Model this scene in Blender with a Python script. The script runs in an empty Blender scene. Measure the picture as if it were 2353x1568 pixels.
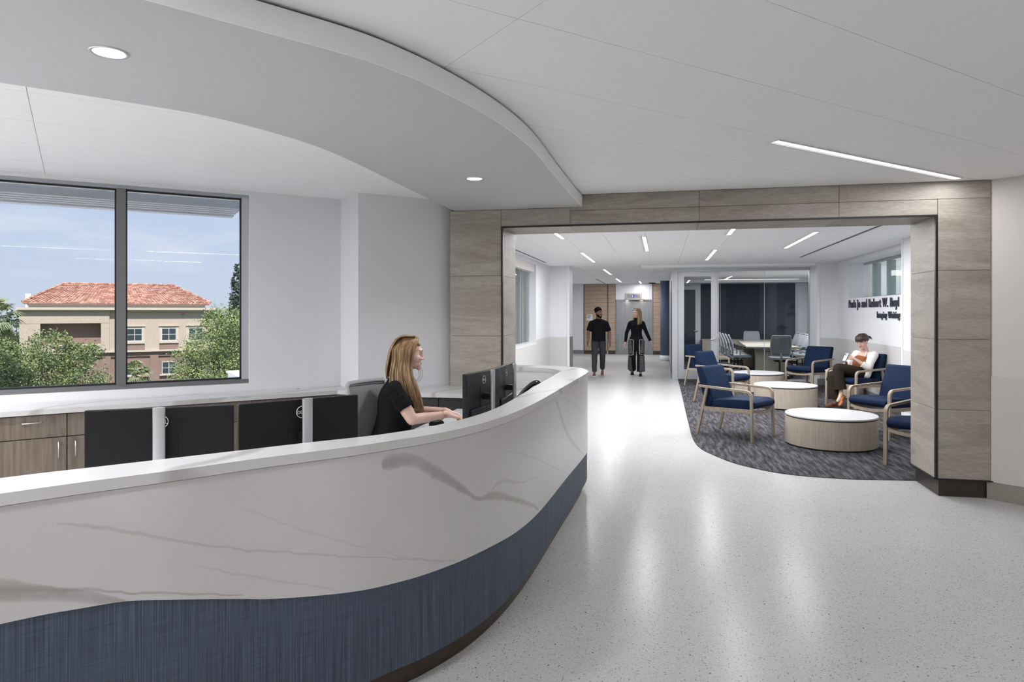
import bpy, bmesh, math, random
from mathutils import Vector, Matrix
from mathutils.geometry import tessellate_polygon
random.seed(7)
PI = math.pi
SC = bpy.context.scene
COL = SC.collection

# ------------------------------------------------------------------ camera
cam_d = bpy.data.cameras.new('camera')
cam = bpy.data.objects.new('camera', cam_d)
COL.objects.link(cam)
cam.location = (0, 0, 1.6)
cam.rotation_euler = (PI / 2, 0, math.radians(12.25))
cam_d.sensor_width = 36.0
cam_d.lens = 24.2
cam_d.shift_y = -0.028
cam_d.clip_start = 0.05
cam_d.clip_end = 600
SC.camera = cam

# ------------------------------------------------------------------ colour management
SC.view_settings.view_transform = 'Standard'
SC.view_settings.look = 'None'
SC.view_settings.gamma = 1.0
SC.view_settings.use_curve_mapping = False
SC.view_settings.exposure = 0.0
SC.cycles.use_denoising = True
SC.cycles.max_bounces = 8
SC.cycles.diffuse_bounces = 6
SC.cycles.glossy_bounces = 3
SC.cycles.transmission_bounces = 6
SC.cycles.transparent_max_bounces = 12
SC.cycles.caustics_reflective = False
SC.cycles.caustics_refractive = False
SC.cycles.sample_clamp_indirect = 6.0
SC.cycles.blur_glossy = 0.5

# ------------------------------------------------------------------ sky
W = bpy.data.worlds.new('sky')
SC.world = W
W.use_nodes = True
nt = W.node_tree
nt.nodes.clear()
wo = nt.nodes.new('ShaderNodeOutputWorld')
bg = nt.nodes.new('ShaderNodeBackground')
tc = nt.nodes.new('ShaderNodeTexCoord')
sep = nt.nodes.new('ShaderNodeSeparateXYZ')
ramp = nt.nodes.new('ShaderNodeValToRGB')
ramp.color_ramp.elements[0].position = 0.0
ramp.color_ramp.elements[0].color = (0.62, 0.70, 0.84, 1)
ramp.color_ramp.elements[1].position = 0.55
ramp.color_ramp.elements[1].color = (0.28, 0.43, 0.74, 1)
e = ramp.color_ramp.elements.new(0.10)
e.color = (0.55, 0.67, 0.86, 1)
mp = nt.nodes.new('ShaderNodeMapping')
mp.inputs['Scale'].default_value = (2.0, 2.0, 11.0)
nz = nt.nodes.new('ShaderNodeTexNoise')
nz.inputs['Scale'].default_value = 2.2
nz.inputs['Detail'].default_value = 7
nz.inputs['Roughness'].default_value = 0.62
cr = nt.nodes.new('ShaderNodeValToRGB')
cr.color_ramp.elements[0].position = 0.48
cr.color_ramp.elements[0].color = (0, 0, 0, 1)
cr.color_ramp.elements[1].position = 0.80
cr.color_ramp.elements[1].color = (0.75, 0.75, 0.75, 1)
mixs = nt.nodes.new('ShaderNodeMixRGB')
mixs.inputs['Color2'].default_value = (0.84, 0.86, 0.93, 1)
L_ = nt.links.new
L_(tc.outputs['Generated'], sep.inputs[0])
L_(sep.outputs['Z'], ramp.inputs[0])
L_(tc.outputs['Generated'], mp.inputs[0])
L_(mp.outputs[0], nz.inputs[0])
L_(nz.outputs[0], cr.inputs[0])
L_(cr.outputs[0], mixs.inputs['Fac'])
L_(ramp.outputs[0], mixs.inputs['Color1'])
L_(mixs.outputs[0], bg.inputs[0])
bg.inputs[1].default_value = 1.0
L_(bg.outputs[0], wo.inputs[0])

sun_d = bpy.data.lights.new('sun', 'SUN')
sun_d.energy = 7.0
sun_d.color = (1.0, 0.95, 0.88)
sun_d.angle = math.radians(0.6)
sun = bpy.data.objects.new('sun', sun_d)
COL.objects.link(sun)
# light travels along -Z of the lamp: sun stands towards (0.38,-0.46,0.80)
sun.rotation_euler = Vector((0.38, -0.46, 0.80)).to_track_quat('Z', 'Y').to_euler()

LIGHT_SCALE = 1.0
LEFT_FILL_W = 130.0
LOBBY_W, CORR_W, DOWN_W, CONF_W = 20.5, 68.0, 11.0, 150.0

def area(name, loc, sx, sy, power, rz=0, color=(0.985, 0.98, 1.0), disk=False, parent=None, spread=PI):
    d = bpy.data.lights.new(name, 'AREA')
    d.shape = 'DISK' if disk else 'RECTANGLE'
    d.size = sx
    if not disk:
        d.size_y = sy
    d.energy = power * LIGHT_SCALE
    d.color = color
    d.spread = spread
    o = bpy.data.objects.new(name, d)
    COL.objects.link(o)
    o.location = loc
    o.rotation_euler = (0, 0, rz)
    if parent:
        o.parent = parent
    return o

# ------------------------------------------------------------------ materials
MATS = {}
def new_mat(name):
    m = bpy.data.materials.new(name)
    m.use_nodes = True
    b = m.node_tree.nodes['Principled BSDF']
    MATS[name] = m
    return m, m.node_tree, b

def N(nt, t, **kw):
    n = nt.nodes.new(t)
    for k, v in kw.items():
        setattr(n, k, v)
    return n

def setc(b, col, rough=0.5, metal=0.0, spec=None):
    b.inputs['Base Color'].default_value = (*col, 1)
    b.inputs['Roughness'].default_value = rough
    b.inputs['Metallic'].default_value = metal
    if spec is not None:
        b.inputs['Specular IOR Level'].default_value = spec

def plain(name, col, rough=0.5, metal=0.0, spec=None, noise=0.0, scale=30.0, bump=0.0):
    m, t, b = new_mat(name)
    setc(b, col, rough, metal, spec)
    if noise or bump:
        c = N(t, 'ShaderNodeTexCoord')
        n = N(t, 'ShaderNodeTexNoise')
        n.inputs['Scale'].default_value = scale
        n.inputs['Detail'].default_value = 4
        t.links.new(c.outputs['Object'], n.inputs[0])
        if noise:
            r = ramp2(t, n.outputs[0], 0.3, [x * (1 - noise) for x in col], 0.7, [min(1, x * (1 + noise)) for x in col])
            t.links.new(r, b.inputs['Base Color'])
        if bump:
            bp = N(t, 'ShaderNodeBump')
            bp.inputs['Strength'].default_value = bump
            bp.inputs['Distance'].default_value = 0.002
            t.links.new(n.outputs[0], bp.inputs['Height'])
            t.links.new(bp.outputs[0], b.inputs['Normal'])
    return m

def ramp2(t, fac, p0, c0, p1, c1, extra=()):
    r = N(t, 'ShaderNodeValToRGB')
    r.color_ramp.elements[0].position = p0
    r.color_ramp.elements[0].color = (*c0, 1)
    r.color_ramp.elements[1].position = p1
    r.color_ramp.elements[1].color = (*c1, 1)
    for p, c in extra:
        e = r.color_ramp.elements.new(p)
        e.color = (*c, 1)
    t.links.new(fac, r.inputs[0])
    return r.outputs[0]

def coords(t, scale=(1, 1, 1), kind='Object', rot=(0, 0, 0), rnd=False):
    c = N(t, 'ShaderNodeTexCoord')
    m = N(t, 'ShaderNodeMapping')
    m.inputs['Scale'].default_value = scale
    m.inputs['Rotation'].default_value = rot
    t.links.new(c.outputs[kind], m.inputs[0])
    if rnd:
        oi = N(t, 'ShaderNodeObjectInfo')
        mul = N(t, 'ShaderNodeMath', operation='MULTIPLY')
        mul.inputs[1].default_value = 37.0
        t.links.new(oi.outputs['Random'], mul.inputs[0])
        t.links.new(mul.outputs[0], m.inputs['Location'])
    return m.outputs[0]

def grain(name, dark, light, scale, rough=0.45, detail=6, p0=0.35, p1=0.65, rot=(0, 0, 0), rnd=True, bump=0.0, spec=None):
    """streaked material: noise stretched along one axis"""
    m, t, b = new_mat(name)
    setc(b, light, rough, 0, spec)
    v = coords(t, scale, rot=rot, rnd=rnd)
    n = N(t, 'ShaderNodeTexNoise')
    n.inputs['Scale'].default_value = 1.0
    n.inputs['Detail'].default_value = detail
    n.inputs['Roughness'].default_value = 0.6
    t.links.new(v, n.inputs[0])
    t.links.new(ramp2(t, n.outputs[0], p0, dark, p1, light), b.inputs['Base Color'])
    if bump:
        bp = N(t, 'ShaderNodeBump')
        bp.inputs['Strength'].default_value = bump
        bp.inputs['Distance'].default_value = 0.001
        t.links.new(n.outputs[0], bp.inputs['Height'])
        t.links.new(bp.outputs[0], b.inputs['Normal'])
    return m

def emis(name, col, s):
    m, t, b = new_mat(name)
    setc(b, (0.8, 0.8, 0.8), 0.5)
    b.inputs['Emission Color'].default_value = (*col, 1)
    b.inputs['Emission Strength'].default_value = s
    return m

def glassy(name, tint=(1, 1, 1), refl=0.10, rough=0.0):
    m = bpy.data.materials.new(name)
    m.use_nodes = True
    MATS[name] = m
    t = m.node_tree
    t.nodes.clear()
    o = N(t, 'ShaderNodeOutputMaterial')
    tr = N(t, 'ShaderNodeBsdfTransparent')
    tr.inputs[0].default_value = (*tint, 1)
    gl = N(t, 'ShaderNodeBsdfGlossy')
    gl.inputs['Roughness'].default_value = rough
    fr = N(t, 'ShaderNodeFresnel')
    fr.inputs[0].default_value = 1.45
    mu = N(t, 'ShaderNodeMath', operation='MULTIPLY')
    mu.inputs[1].default_value = refl * 10
    mu.use_clamp = True
    mx = N(t, 'ShaderNodeMixShader')
    t.links.new(fr.outputs[0], mu.inputs[0])
    t.links.new(mu.outputs[0], mx.inputs[0])
    t.links.new(tr.outputs[0], mx.inputs[1])
    t.links.new(gl.outputs[0], mx.inputs[2])
    t.links.new(mx.outputs[0], o.inputs[0])
    return m

plain('wall_paint', (0.705, 0.72, 0.74), 0.6, noise=0.015, scale=60, bump=0.05)
plain('wall_warm', (0.60, 0.57, 0.545), 0.6, noise=0.015, scale=60, bump=0.05)
plain('wainscot', (0.56, 0.555, 0.55), 0.5, noise=0.03, scale=90)
plain('wainscot_warm', (0.55, 0.52, 0.49), 0.5, noise=0.03, scale=90)
plain('base_grey', (0.20, 0.205, 0.215), 0.5)
plain('base_taupe', (0.26, 0.235, 0.20), 0.5, noise=0.04)
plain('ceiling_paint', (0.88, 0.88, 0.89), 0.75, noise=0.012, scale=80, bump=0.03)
plain('soffit_shaded', (0.51, 0.51, 0.52), 0.7, noise=0.012, scale=80)  # ceiling white darkened: the soffit's shade is put into its colour
plain('reveal_grey', (0.22, 0.22, 0.22), 0.8)
plain('white_trim', (0.74, 0.745, 0.75), 0.45)
plain('white_lam', (0.60, 0.605, 0.62), 0.3)
plain('bronze', (0.075, 0.055, 0.042), 0.38, 0.55, noise=0.12, scale=12)
plain('bronze_dark', (0.055, 0.042, 0.034), 0.4, 0.35, noise=0.10, scale=9)
plain('black_trim', (0.012, 0.010, 0.010), 0.4)
plain('dark_gap', (0.02, 0.02, 0.022), 0.8)  # strips added out of view to light the lobby
plain('alu_dark', (0.19, 0.19, 0.195), 0.38, 0.6)
plain('alu_light', (0.50, 0.52, 0.55), 0.4, 0.3)  # fill strips added off frame to brighten the window wall and ceiling
plain('alu_mid', (0.36, 0.38, 0.41), 0.4, 0.3)
plain('black_plastic', (0.010, 0.0095, 0.011), 0.42, spec=0.22, noise=0.2, scale=400, bump=0.15)
plain('black_gloss', (0.012, 0.012, 0.013), 0.2)
plain('silver', (0.55, 0.55, 0.56), 0.32, 0.75)
plain('chrome', (0.62, 0.62, 0.63), 0.16, 0.95)
plain('logo_white', (0.75, 0.75, 0.76), 0.4)
plain('grey_plastic', (0.32, 0.33, 0.345), 0.45)
plain('grey_mesh', (0.20, 0.205, 0.21), 0.7, spec=0.1, noise=0.35, scale=260)
plain('grey_fabric', (0.30, 0.31, 0.335), 0.8, spec=0.1, noise=0.08, scale=200)
plain('seat_fabric', (0.33, 0.345, 0.36), 0.8, spec=0.1, noise=0.08, scale=200)
plain('dark_cabinet', (0.022, 0.022, 0.024), 0.35)
plain('skin_fair', (0.60, 0.40, 0.32), 0.5, noise=0.05, scale=40)
plain('skin_deep', (0.20, 0.105, 0.07), 0.5, noise=0.06, scale=40)
plain('skin_light', (0.58, 0.38, 0.30), 0.5, noise=0.05, scale=40)
plain('lip_pink', (0.42, 0.17, 0.15), 0.45)
plain('eye_white', (0.7, 0.69, 0.68), 0.25)
plain('eye_dark', (0.03, 0.022, 0.018), 0.2)
plain('shirt_black', (0.008, 0.008, 0.010), 0.85, spec=0.1, noise=0.3, scale=60)
plain('pants_black', (0.012, 0.012, 0.014), 0.85, spec=0.1)
plain('pants_grey', (0.045, 0.047, 0.052), 0.85, spec=0.1, noise=0.25, scale=50)
plain('panel_grey', (0.085, 0.085, 0.09), 0.8, spec=0.1, noise=0.5, scale=40)
plain('pants_brown', (0.026, 0.019, 0.014), 0.85, spec=0.1, noise=0.35, scale=120)
plain('blazer', (0.68, 0.655, 0.635), 0.75, spec=0.1, noise=0.04, scale=70)
plain('top_rust', (0.24, 0.085, 0.035), 0.7, spec=0.1, noise=0.1, scale=60)
plain('shoe_tan', (0.42, 0.155, 0.055), 0.5)
plain('shoe_brown', (0.17, 0.06, 0.03), 0.5)
plain('belt_tan', (0.40, 0.20, 0.10), 0.5)
plain('gold', (0.70, 0.47, 0.17), 0.25, 0.9)
plain('phone_case', (0.20, 0.23, 0.28), 0.3)
plain('letter_navy', (0.020, 0.024, 0.045), 0.45)
plain('screen_panel', (0.06, 0.065, 0.075), 0.4)
emis('display_blue', (0.03, 0.05, 0.6), 0.5)
emis('display_white', (0.7, 0.78, 1.0), 1.2)
emis('lamp_white', (1.0, 0.98, 0.95), 6.0)
emis('lamp_warm', (1.0, 0.86, 0.66), 6.0)
emis('lamp_soft', (1.0, 0.96, 0.90), 1.6)
for q in ('display_blue', 'display_white'):
    MATS[q].node_tree.nodes['Principled BSDF'].inputs['Base Color'].default_value = (0.02, 0.02, 0.03, 1)
glassy('pane_clear', (0.985, 0.985, 0.99), 0.025)
glassy('pane_conf', (0.90, 0.925, 0.935), 0.06)
glassy('pane_green', (0.99, 0.99, 0.93), 0.012)
glassy('lens_clear', (0.96, 0.97, 0.98), 0.06)

grain('chair_wood', (0.27, 0.215, 0.158), (0.37, 0.305, 0.235), (60, 60, 4), 0.5)
grain('table_wood', (0.41, 0.35, 0.28), (0.51, 0.45, 0.37), (70, 70, 2.5), 0.5)
grain('cabinet_wood', (0.115, 0.09, 0.068), (0.19, 0.155, 0.122), (38, 38, 2.2), 0.45)
grain('plank_wood', (0.33, 0.235, 0.168), (0.43, 0.325, 0.245), (3, 40, 60), 0.5)
grain('conf_wood', (0.36, 0.32, 0.27), (0.46, 0.42, 0.36), (3, 40, 40), 0.5)
grain('chair_blue', (0.006, 0.015, 0.040), (0.011, 0.0245, 0.060), (160, 160, 20), 0.7, spec=0.08)
grain('navy_wall', (0.016, 0.022, 0.036), (0.036, 0.046, 0.066), (60, 60, 2), 0.8)
grain('navy_column', (0.06, 0.09, 0.155), (0.10, 0.14, 0.225), (60, 60, 2), 0.7)
grain('steel', (0.235, 0.245, 0.255), (0.29, 0.30, 0.31), (14, 14, 1.2), 0.34)
MATS['steel'].node_tree.nodes['Principled BSDF'].inputs['Metallic'].default_value = 0.2
grain('hair_blonde', (0.085, 0.045, 0.02), (0.42, 0.265, 0.125), (60, 60, 5), 0.42, p0=0.3, p1=0.72)
grain('hair_dark_blonde', (0.13, 0.085, 0.045), (0.42, 0.31, 0.17), (70, 70, 5), 0.45, p0=0.3, p1=0.72)
grain('hair_brown', (0.018, 0.011, 0.008), (0.07, 0.042, 0.028), (80, 80, 8), 0.45)
plain('hair_black', (0.008, 0.007, 0.006), 0.8, spec=0.1, noise=0.4, scale=150, bump=1.0)

# blue woven grass-cloth panel of the desk, vertical threads
def mk_desk_blue():
    m, t, b = new_mat('desk_blue')
    setc(b, (0.07, 0.10, 0.16), 0.65)
    uv = N(t, 'ShaderNodeUVMap')
    a = N(t, 'ShaderNodeMapping'); a.inputs['Scale'].default_value = (260, 2.2, 1)
    c = N(t, 'ShaderNodeMapping'); c.inputs['Scale'].default_value = (170, 4.5, 1)
    d = N(t, 'ShaderNodeMapping'); d.inputs['Scale'].default_value = (6, 260, 1)
    outs = []
    for q, det in ((a, 3), (c, 4), (d, 2)):
        t.links.new(uv.outputs[0], q.inputs[0])
        n = N(t, 'ShaderNodeTexNoise'); n.inputs['Scale'].default_value = 1; n.inputs['Detail'].default_value = det
        t.links.new(q.outputs[0], n.inputs[0]); outs.append(n.outputs[0])
    c1 = ramp2(t, outs[0], 0.32, (0.026, 0.038, 0.064), 0.68, (0.082, 0.106, 0.152))
    c2 = ramp2(t, outs[1], 0.27, (0.35, 0.38, 0.42), 0.76, (1.9, 1.85, 1.75), [(0.36, (0.92, 0.92, 0.92)), (0.66, (1.05, 1.05, 1.05))])
    c3 = ramp2(t, outs[2], 0.3, (0.8, 0.8, 0.8), 0.7, (1.15, 1.15, 1.15))
    m1 = N(t, 'ShaderNodeMixRGB', blend_type='MULTIPLY'); m1.inputs[0].default_value = 1
    m2 = N(t, 'ShaderNodeMixRGB', blend_type='MULTIPLY'); m2.inputs[0].default_value = 1
    t.links.new(c1, m1.inputs[1]); t.links.new(c2, m1.inputs[2])
    t.links.new(m1.outputs[0], m2.inputs[1]); t.links.new(c3, m2.inputs[2])
    t.links.new(m2.outputs[0], b.inputs['Base Color'])
    bp = N(t, 'ShaderNodeBump'); bp.inputs['Strength'].default_value = 0.35; bp.inputs['Distance'].default_value = 0.001
    t.links.new(outs[0], bp.inputs['Height']); t.links.new(bp.outputs[0], b.inputs['Normal'])
mk_desk_blue()

# porcelain-marble: white ground, fixed taupe veins drawn along (arc length, height)
def mk_marble():
    m, t, b = new_mat('marble_apron')
    setc(b, (0.62, 0.60, 0.59), 0.28)
    uv = N(t, 'ShaderNodeUVMap')
    sx = N(t, 'ShaderNodeSeparateXYZ')
    t.links.new(uv.outputs[0], sx.inputs[0])
    nz = N(t, 'ShaderNodeTexNoise'); nz.inputs['Scale'].default_value = 9; nz.inputs['Detail'].default_value = 8
    nz.inputs['Roughness'].default_value = 0.65
    t.links.new(uv.outputs[0], nz.inputs[0])
    nb = N(t, 'ShaderNodeTexNoise'); nb.inputs['Scale'].default_value = 1.3; nb.inputs['Detail'].default_value = 5
    t.links.new(uv.outputs[0], nb.inputs[0])
    def math_(op, a, b_=None, c_=None, clamp=False):
        n = N(t, 'ShaderNodeMath', operation=op); n.use_clamp = clamp
        for i, x in enumerate((a, b_, c_)):
            if x is None: continue
            if isinstance(x, (int, float)): n.inputs[i].default_value = x
            else: t.links.new(x, n.inputs[i])
        return n.outputs[0]
    wob = math_('MULTIPLY', math_('SUBTRACT', nz.outputs[0], 0.5), 0.035)
    vy = math_('ADD', sx.outputs['Y'], wob)
    base = ramp2(t, nb.outputs[0], 0.3, (0.50, 0.484, 0.482), 0.7, (0.55, 0.538, 0.54))
    veins = [  # points (u, v), half width start/mid/end, strength, edge softness
        ([(2.74, 0.975), (2.80, 0.977), (2.86, 0.975), (3.017, 0.899), (3.189, 0.797), (3.35, 0.704), (3.459, 0.694), (3.737, 0.61), (4.265, 0.413)], (0.012, 0.036, 0.034, 0.036, 0.026, 0.012, 0.024, 0.020, 0.010), 0.75),
        ([(1.617, 0.949), (1.757, 0.905), (1.949, 0.829), (2.091, 0.775), (2.309, 0.708), (2.583, 0.634), (3.158, 0.466)], (0.003, 0.008, 0.007, 0.006, 0.005, 0.004, 0.004), 0.40),
        ([(1.40, 0.79), (1.54, 0.752), (1.64, 0.722), (1.721, 0.689), (1.83, 0.650)], (0.03, 0.028, 0.026, 0.022, 0.006), 0.8),
        ([(1.40, 0.815), (1.50, 0.787), (1.595, 0.751), (1.757, 0.705), (1.922, 0.657), (2.182, 0.579)], (0.02, 0.026, 0.011, 0.006, 0.006, 0.003), 0.65),
        ([(2.019, 0.726), (2.167, 0.658), (2.407, 0.564), (2.546, 0.505)], (0.003, 0.006, 0.005, 0.003), 0.25),
        ([(2.182, 0.895), (2.407, 0.77), (2.68, 0.643)], (0.004, 0.006, 0.004), 0.2),
        ([(4.80, 1.0), (4.865, 0.965), (5.158, 0.753), (5.535, 0.572), (6.064, 0.381)], (0.02, 0.035, 0.032, 0.022, 0.014), 0.5),
        ([(3.614, 0.891), (4.056, 0.77), (4.661, 0.585), (5.341, 0.378)], (0.003, 0.007, 0.007, 0.004), 0.28),
        ([(5.10, 0.99), (5.6, 0.86), (6.2, 0.72)], (0.005, 0.01, 0.008), 0.25),
        ([(2.764, 0.608), (2.918, 0.537), (3.174, 0.462)], (0.003, 0.006, 0.003), 0.2),
        ([(3.47, 0.72), (3.52, 0.735), (3.9, 0.66), (4.4, 0.60)], (0.004, 0.012, 0.006, 0.003), 0.4),
    ]
    cur = base
    for pts, wid, stg in veins:
        u0, u1 = pts[0][0], pts[-1][0]
        un = math_('DIVIDE', math_('SUBTRACT', sx.outputs['X'], u0), u1 - u0)
        inside = math_('MULTIPLY', math_('GREATER_THAN', un, 0.0), math_('LESS_THAN', un, 1.0))
        uc = math_('MINIMUM', math_('MAXIMUM', un, 0.0), 1.0)
        def fc(vals):
            f = N(t, 'ShaderNodeFloatCurve')
            cv = f.mapping.curves[0]
            xs = [(p[0] - u0) / (u1 - u0) for p in pts]
            cv.points[0].location = (xs[0], vals[0])
            cv.points[1].location = (xs[-1], vals[-1])
            for x, y in list(zip(xs, vals))[1:-1]:
                cv.points.new(x, y)
            f.mapping.update()
            t.links.new(uc, f.inputs['Value'])
            return f.outputs[0]
        cy = fc([p[1] for p in pts])
        w = math_('DIVIDE', fc([x * 10 for x in wid]), 10.0)
        d = math_('DIVIDE', math_('ABSOLUTE', math_('SUBTRACT', vy, cy)), w)
        mask = math_('MULTIPLY', math_('SUBTRACT', 1.0, math_('POWER', d, 3.0), clamp=True), inside)
        mask = math_('MULTIPLY', mask, math_('ADD', math_('MULTIPLY', nz.outputs[0], 1.1), 0.35, clamp=True))
        mx = N(t, 'ShaderNodeMixRGB')
        t.links.new(math_('MULTIPLY', mask, stg), mx.inputs[0])
        t.links.new(cur, mx.inputs[1])
        mx.inputs[2].default_value = (0.27, 0.255, 0.235, 1)
        cur = mx.outputs[0]
    t.links.new(cur, b.inputs['Base Color'])
mk_marble()

def mk_marble_top():
    m, t, b = new_mat('marble_top')
    setc(b, (0.66, 0.655, 0.645), 0.22)
    v = coords(t, (1, 1, 1), rot=(0, 0, 0.35))
    w = N(t, 'ShaderNodeTexWave'); w.inputs['Scale'].default_value = 0.55
    w.inputs['Distortion'].default_value = 7.0; w.inputs['Detail'].default_value = 4; w.inputs['Detail Scale'].default_value = 0.9
    t.links.new(v, w.inputs[0])
    n = N(t, 'ShaderNodeTexNoise'); n.inputs['Scale'].default_value = 2.5; n.inputs['Detail'].default_value = 6
    t.links.new(v, n.inputs[0])
    c1 = ramp2(t, w.outputs['Fac'], 0.0, (0.41, 0.395, 0.38), 0.035, (0.57, 0.565, 0.56))
    c2 = ramp2(t, n.outputs[0], 0.3, (0.93, 0.93, 0.93), 0.7, (1.03, 1.03, 1.03))
    mx = N(t, 'ShaderNodeMixRGB', blend_type='MULTIPLY'); mx.inputs[0].default_value = 1
    t.links.new(c1, mx.inputs[1]); t.links.new(c2, mx.inputs[2])
    t.links.new(mx.outputs[0], b.inputs['Base Color'])
mk_marble_top()

def mk_terrazzo():
    m, t, b = new_mat('terrazzo')
    setc(b, (0.6, 0.6, 0.59), 0.24, spec=0.018)
    v = coords(t)
    n0 = N(t, 'ShaderNodeTexNoise'); n0.inputs['Scale'].default_value = 0.8; n0.inputs['Detail'].default_value = 3
    t.links.new(v, n0.inputs[0])
    cur = ramp2(t, n0.outputs[0], 0.3, (0.425, 0.423, 0.416), 0.7, (0.465, 0.463, 0.456))
    for scale, thr, col, pick in ((95, 0.30, (0.30, 0.29, 0.275), 0.55), (150, 0.33, (0.53, 0.53, 0.52), 0.5), (60, 0.24, (0.22, 0.215, 0.21), 0.74), (38, 0.17, (0.05, 0.047, 0.045), 0.95), (70, 0.25, (0.31, 0.27, 0.23), 0.8)):
        vo = N(t, 'ShaderNodeTexVoronoi'); vo.inputs['Scale'].default_value = scale
        t.links.new(v, vo.inputs[0])
        sp = N(t, 'ShaderNodeSeparateColor'); t.links.new(vo.outputs['Color'], sp.inputs[0])
        g = N(t, 'ShaderNodeMath', operation='GREATER_THAN'); g.inputs[1].default_value = pick
        t.links.new(sp.outputs[0], g.inputs[0])
        l = N(t, 'ShaderNodeMath', operation='LESS_THAN'); l.inputs[1].default_value = thr
        t.links.new(vo.outputs['Distance'], l.inputs[0])
        mu = N(t, 'ShaderNodeMath', operation='MULTIPLY')
        t.links.new(g.outputs[0], mu.inputs[0]); t.links.new(l.outputs[0], mu.inputs[1])
        mx = N(t, 'ShaderNodeMixRGB'); mx.inputs[2].default_value = (*col, 1)
        t.links.new(mu.outputs[0], mx.inputs[0]); t.links.new(cur, mx.inputs[1])
        cur = mx.outputs[0]
    t.links.new(cur, b.inputs['Base Color'])
mk_terrazzo()

def mk_carpet():
    m, t, b = new_mat('carpet')
    setc(b, (0.14, 0.14, 0.15), 0.95, spec=0.1)
    v = coords(t, (20.0, 2.4, 1), rot=(0, 0, 0.26))
    n = N(t, 'ShaderNodeTexNoise'); n.inputs['Scale'].default_value = 1.25; n.inputs['Detail'].default_value = 8; n.inputs['Roughness'].default_value = 0.66
    t.links.new(v, n.inputs[0])
    v2 = coords(t)
    n2 = N(t, 'ShaderNodeTexNoise'); n2.inputs['Scale'].default_value = 160; n2.inputs['Detail'].default_value = 2
    t.links.new(v2, n2.inputs[0])
    c1 = ramp2(t, n.outputs[0], 0.36, (0.020, 0.018, 0.017), 0.62, (0.115, 0.115, 0.13), [(0.49, (0.054, 0.052, 0.057))])
    c2 = ramp2(t, n2.outputs[0], 0.3, (0.6, 0.6, 0.6), 0.7, (1.35, 1.35, 1.35))
    mx = N(t, 'ShaderNodeMixRGB', blend_type='MULTIPLY'); mx.inputs[0].default_value = 1
    t.links.new(c1, mx.inputs[1]); t.links.new(c2, mx.inputs[2])
    t.links.new(mx.outputs[0], b.inputs['Base Color'])
    bp = N(t, 'ShaderNodeBump'); bp.inputs['Strength'].default_value = 0.6; bp.inputs['Distance'].default_value = 0.004
    t.links.new(n2.outputs[0], bp.inputs['Height']); t.links.new(bp.outputs[0], b.inputs['Normal'])
mk_carpet()

def mk_stone():
    m, t, b = new_mat('stone_tile')
    setc(b, (0.36, 0.33, 0.29), 0.5)
    v = coords(t, (0.55, 0.55, 3.2), rnd=True)
    n = N(t, 'ShaderNodeTexNoise'); n.inputs['Scale'].default_value = 2.2; n.inputs['Detail'].default_value = 8; n.inputs['Roughness'].default_value = 0.62
    n.inputs['Distortion'].default_value = 0.7
    t.links.new(v, n.inputs[0])
    v2 = coords(t, (12, 12, 60), rnd=True)
    n2 = N(t, 'ShaderNodeTexNoise'); n2.inputs['Scale'].default_value = 1.5; n2.inputs['Detail'].default_value = 4
    t.links.new(v2, n2.inputs[0])
    c1 = ramp2(t, n.outputs[0], 0.30, (0.255, 0.226, 0.19), 0.72, (0.40, 0.366, 0.32), [(0.45, (0.312, 0.281, 0.24)), (0.52, (0.342, 0.311, 0.27))])
    c2 = ramp2(t, n2.outputs[0], 0.3, (0.86, 0.86, 0.86), 0.7, (1.1, 1.1, 1.1))
    mx = N(t, 'ShaderNodeMixRGB', blend_type='MULTIPLY'); mx.inputs[0].default_value = 1
    t.links.new(c1, mx.inputs[1]); t.links.new(c2, mx.inputs[2])
    t.links.new(mx.outputs[0], b.inputs['Base Color'])
mk_stone()

# outdoors
plain('stucco_cream', (0.44, 0.375, 0.315), 0.85, noise=0.05, scale=3, bump=0.2)
plain('stucco_trim', (0.50, 0.45, 0.39), 0.8, noise=0.04, scale=3)
plain('stucco_brown', (0.24, 0.165, 0.14), 0.85, noise=0.06, scale=3, bump=0.2)
plain('roof_metal_white', (0.84, 0.84, 0.84), 0.7)
plain('window_dark', (0.035, 0.05, 0.06), 0.12)
plain('window_white', (0.62, 0.62, 0.60), 0.5)
plain('ground_grass', (0.10, 0.13, 0.06), 0.95, noise=0.25, scale=0.5)
plain('bark', (0.20, 0.17, 0.14), 0.9, noise=0.3, scale=6)
plain('shade_white', (0.82, 0.82, 0.82), 0.5)
plain('shade_teal', (0.20, 0.27, 0.29), 0.5)
plain('fin_blue', (0.30, 0.37, 0.41), 0.55)
plain('screen_pale', (0.72, 0.76, 0.60), 0.8)

def leafy(name, dark, light, scale=1.5):
    m, t, b = new_mat(name)
    setc(b, light, 0.6)
    v = coords(t)
    n = N(t, 'ShaderNodeTexNoise'); n.inputs['Scale'].default_value = scale; n.inputs['Detail'].default_value = 5
    t.links.new(v, n.inputs[0])
    t.links.new(ramp2(t, n.outputs[0], 0.35, dark, 0.65, light), b.inputs['Base Color'])
    b.inputs['Transmission Weight'].default_value = 0.0
    return m
leafy('leaf_oak', (0.085, 0.135, 0.045), (0.25, 0.32, 0.12), 3.0)
leafy('leaf_bright', (0.12, 0.18, 0.06), (0.31, 0.375, 0.155), 2.0)
leafy('leaf_palm', (0.10, 0.145, 0.06), (0.33, 0.36, 0.18), 4.0)
leafy('leaf_far', (0.07, 0.115, 0.06), (0.17, 0.23, 0.12), 1.0)
leafy('leaf_pine', (0.05, 0.085, 0.06), (0.11, 0.15, 0.11), 1.0)
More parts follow.
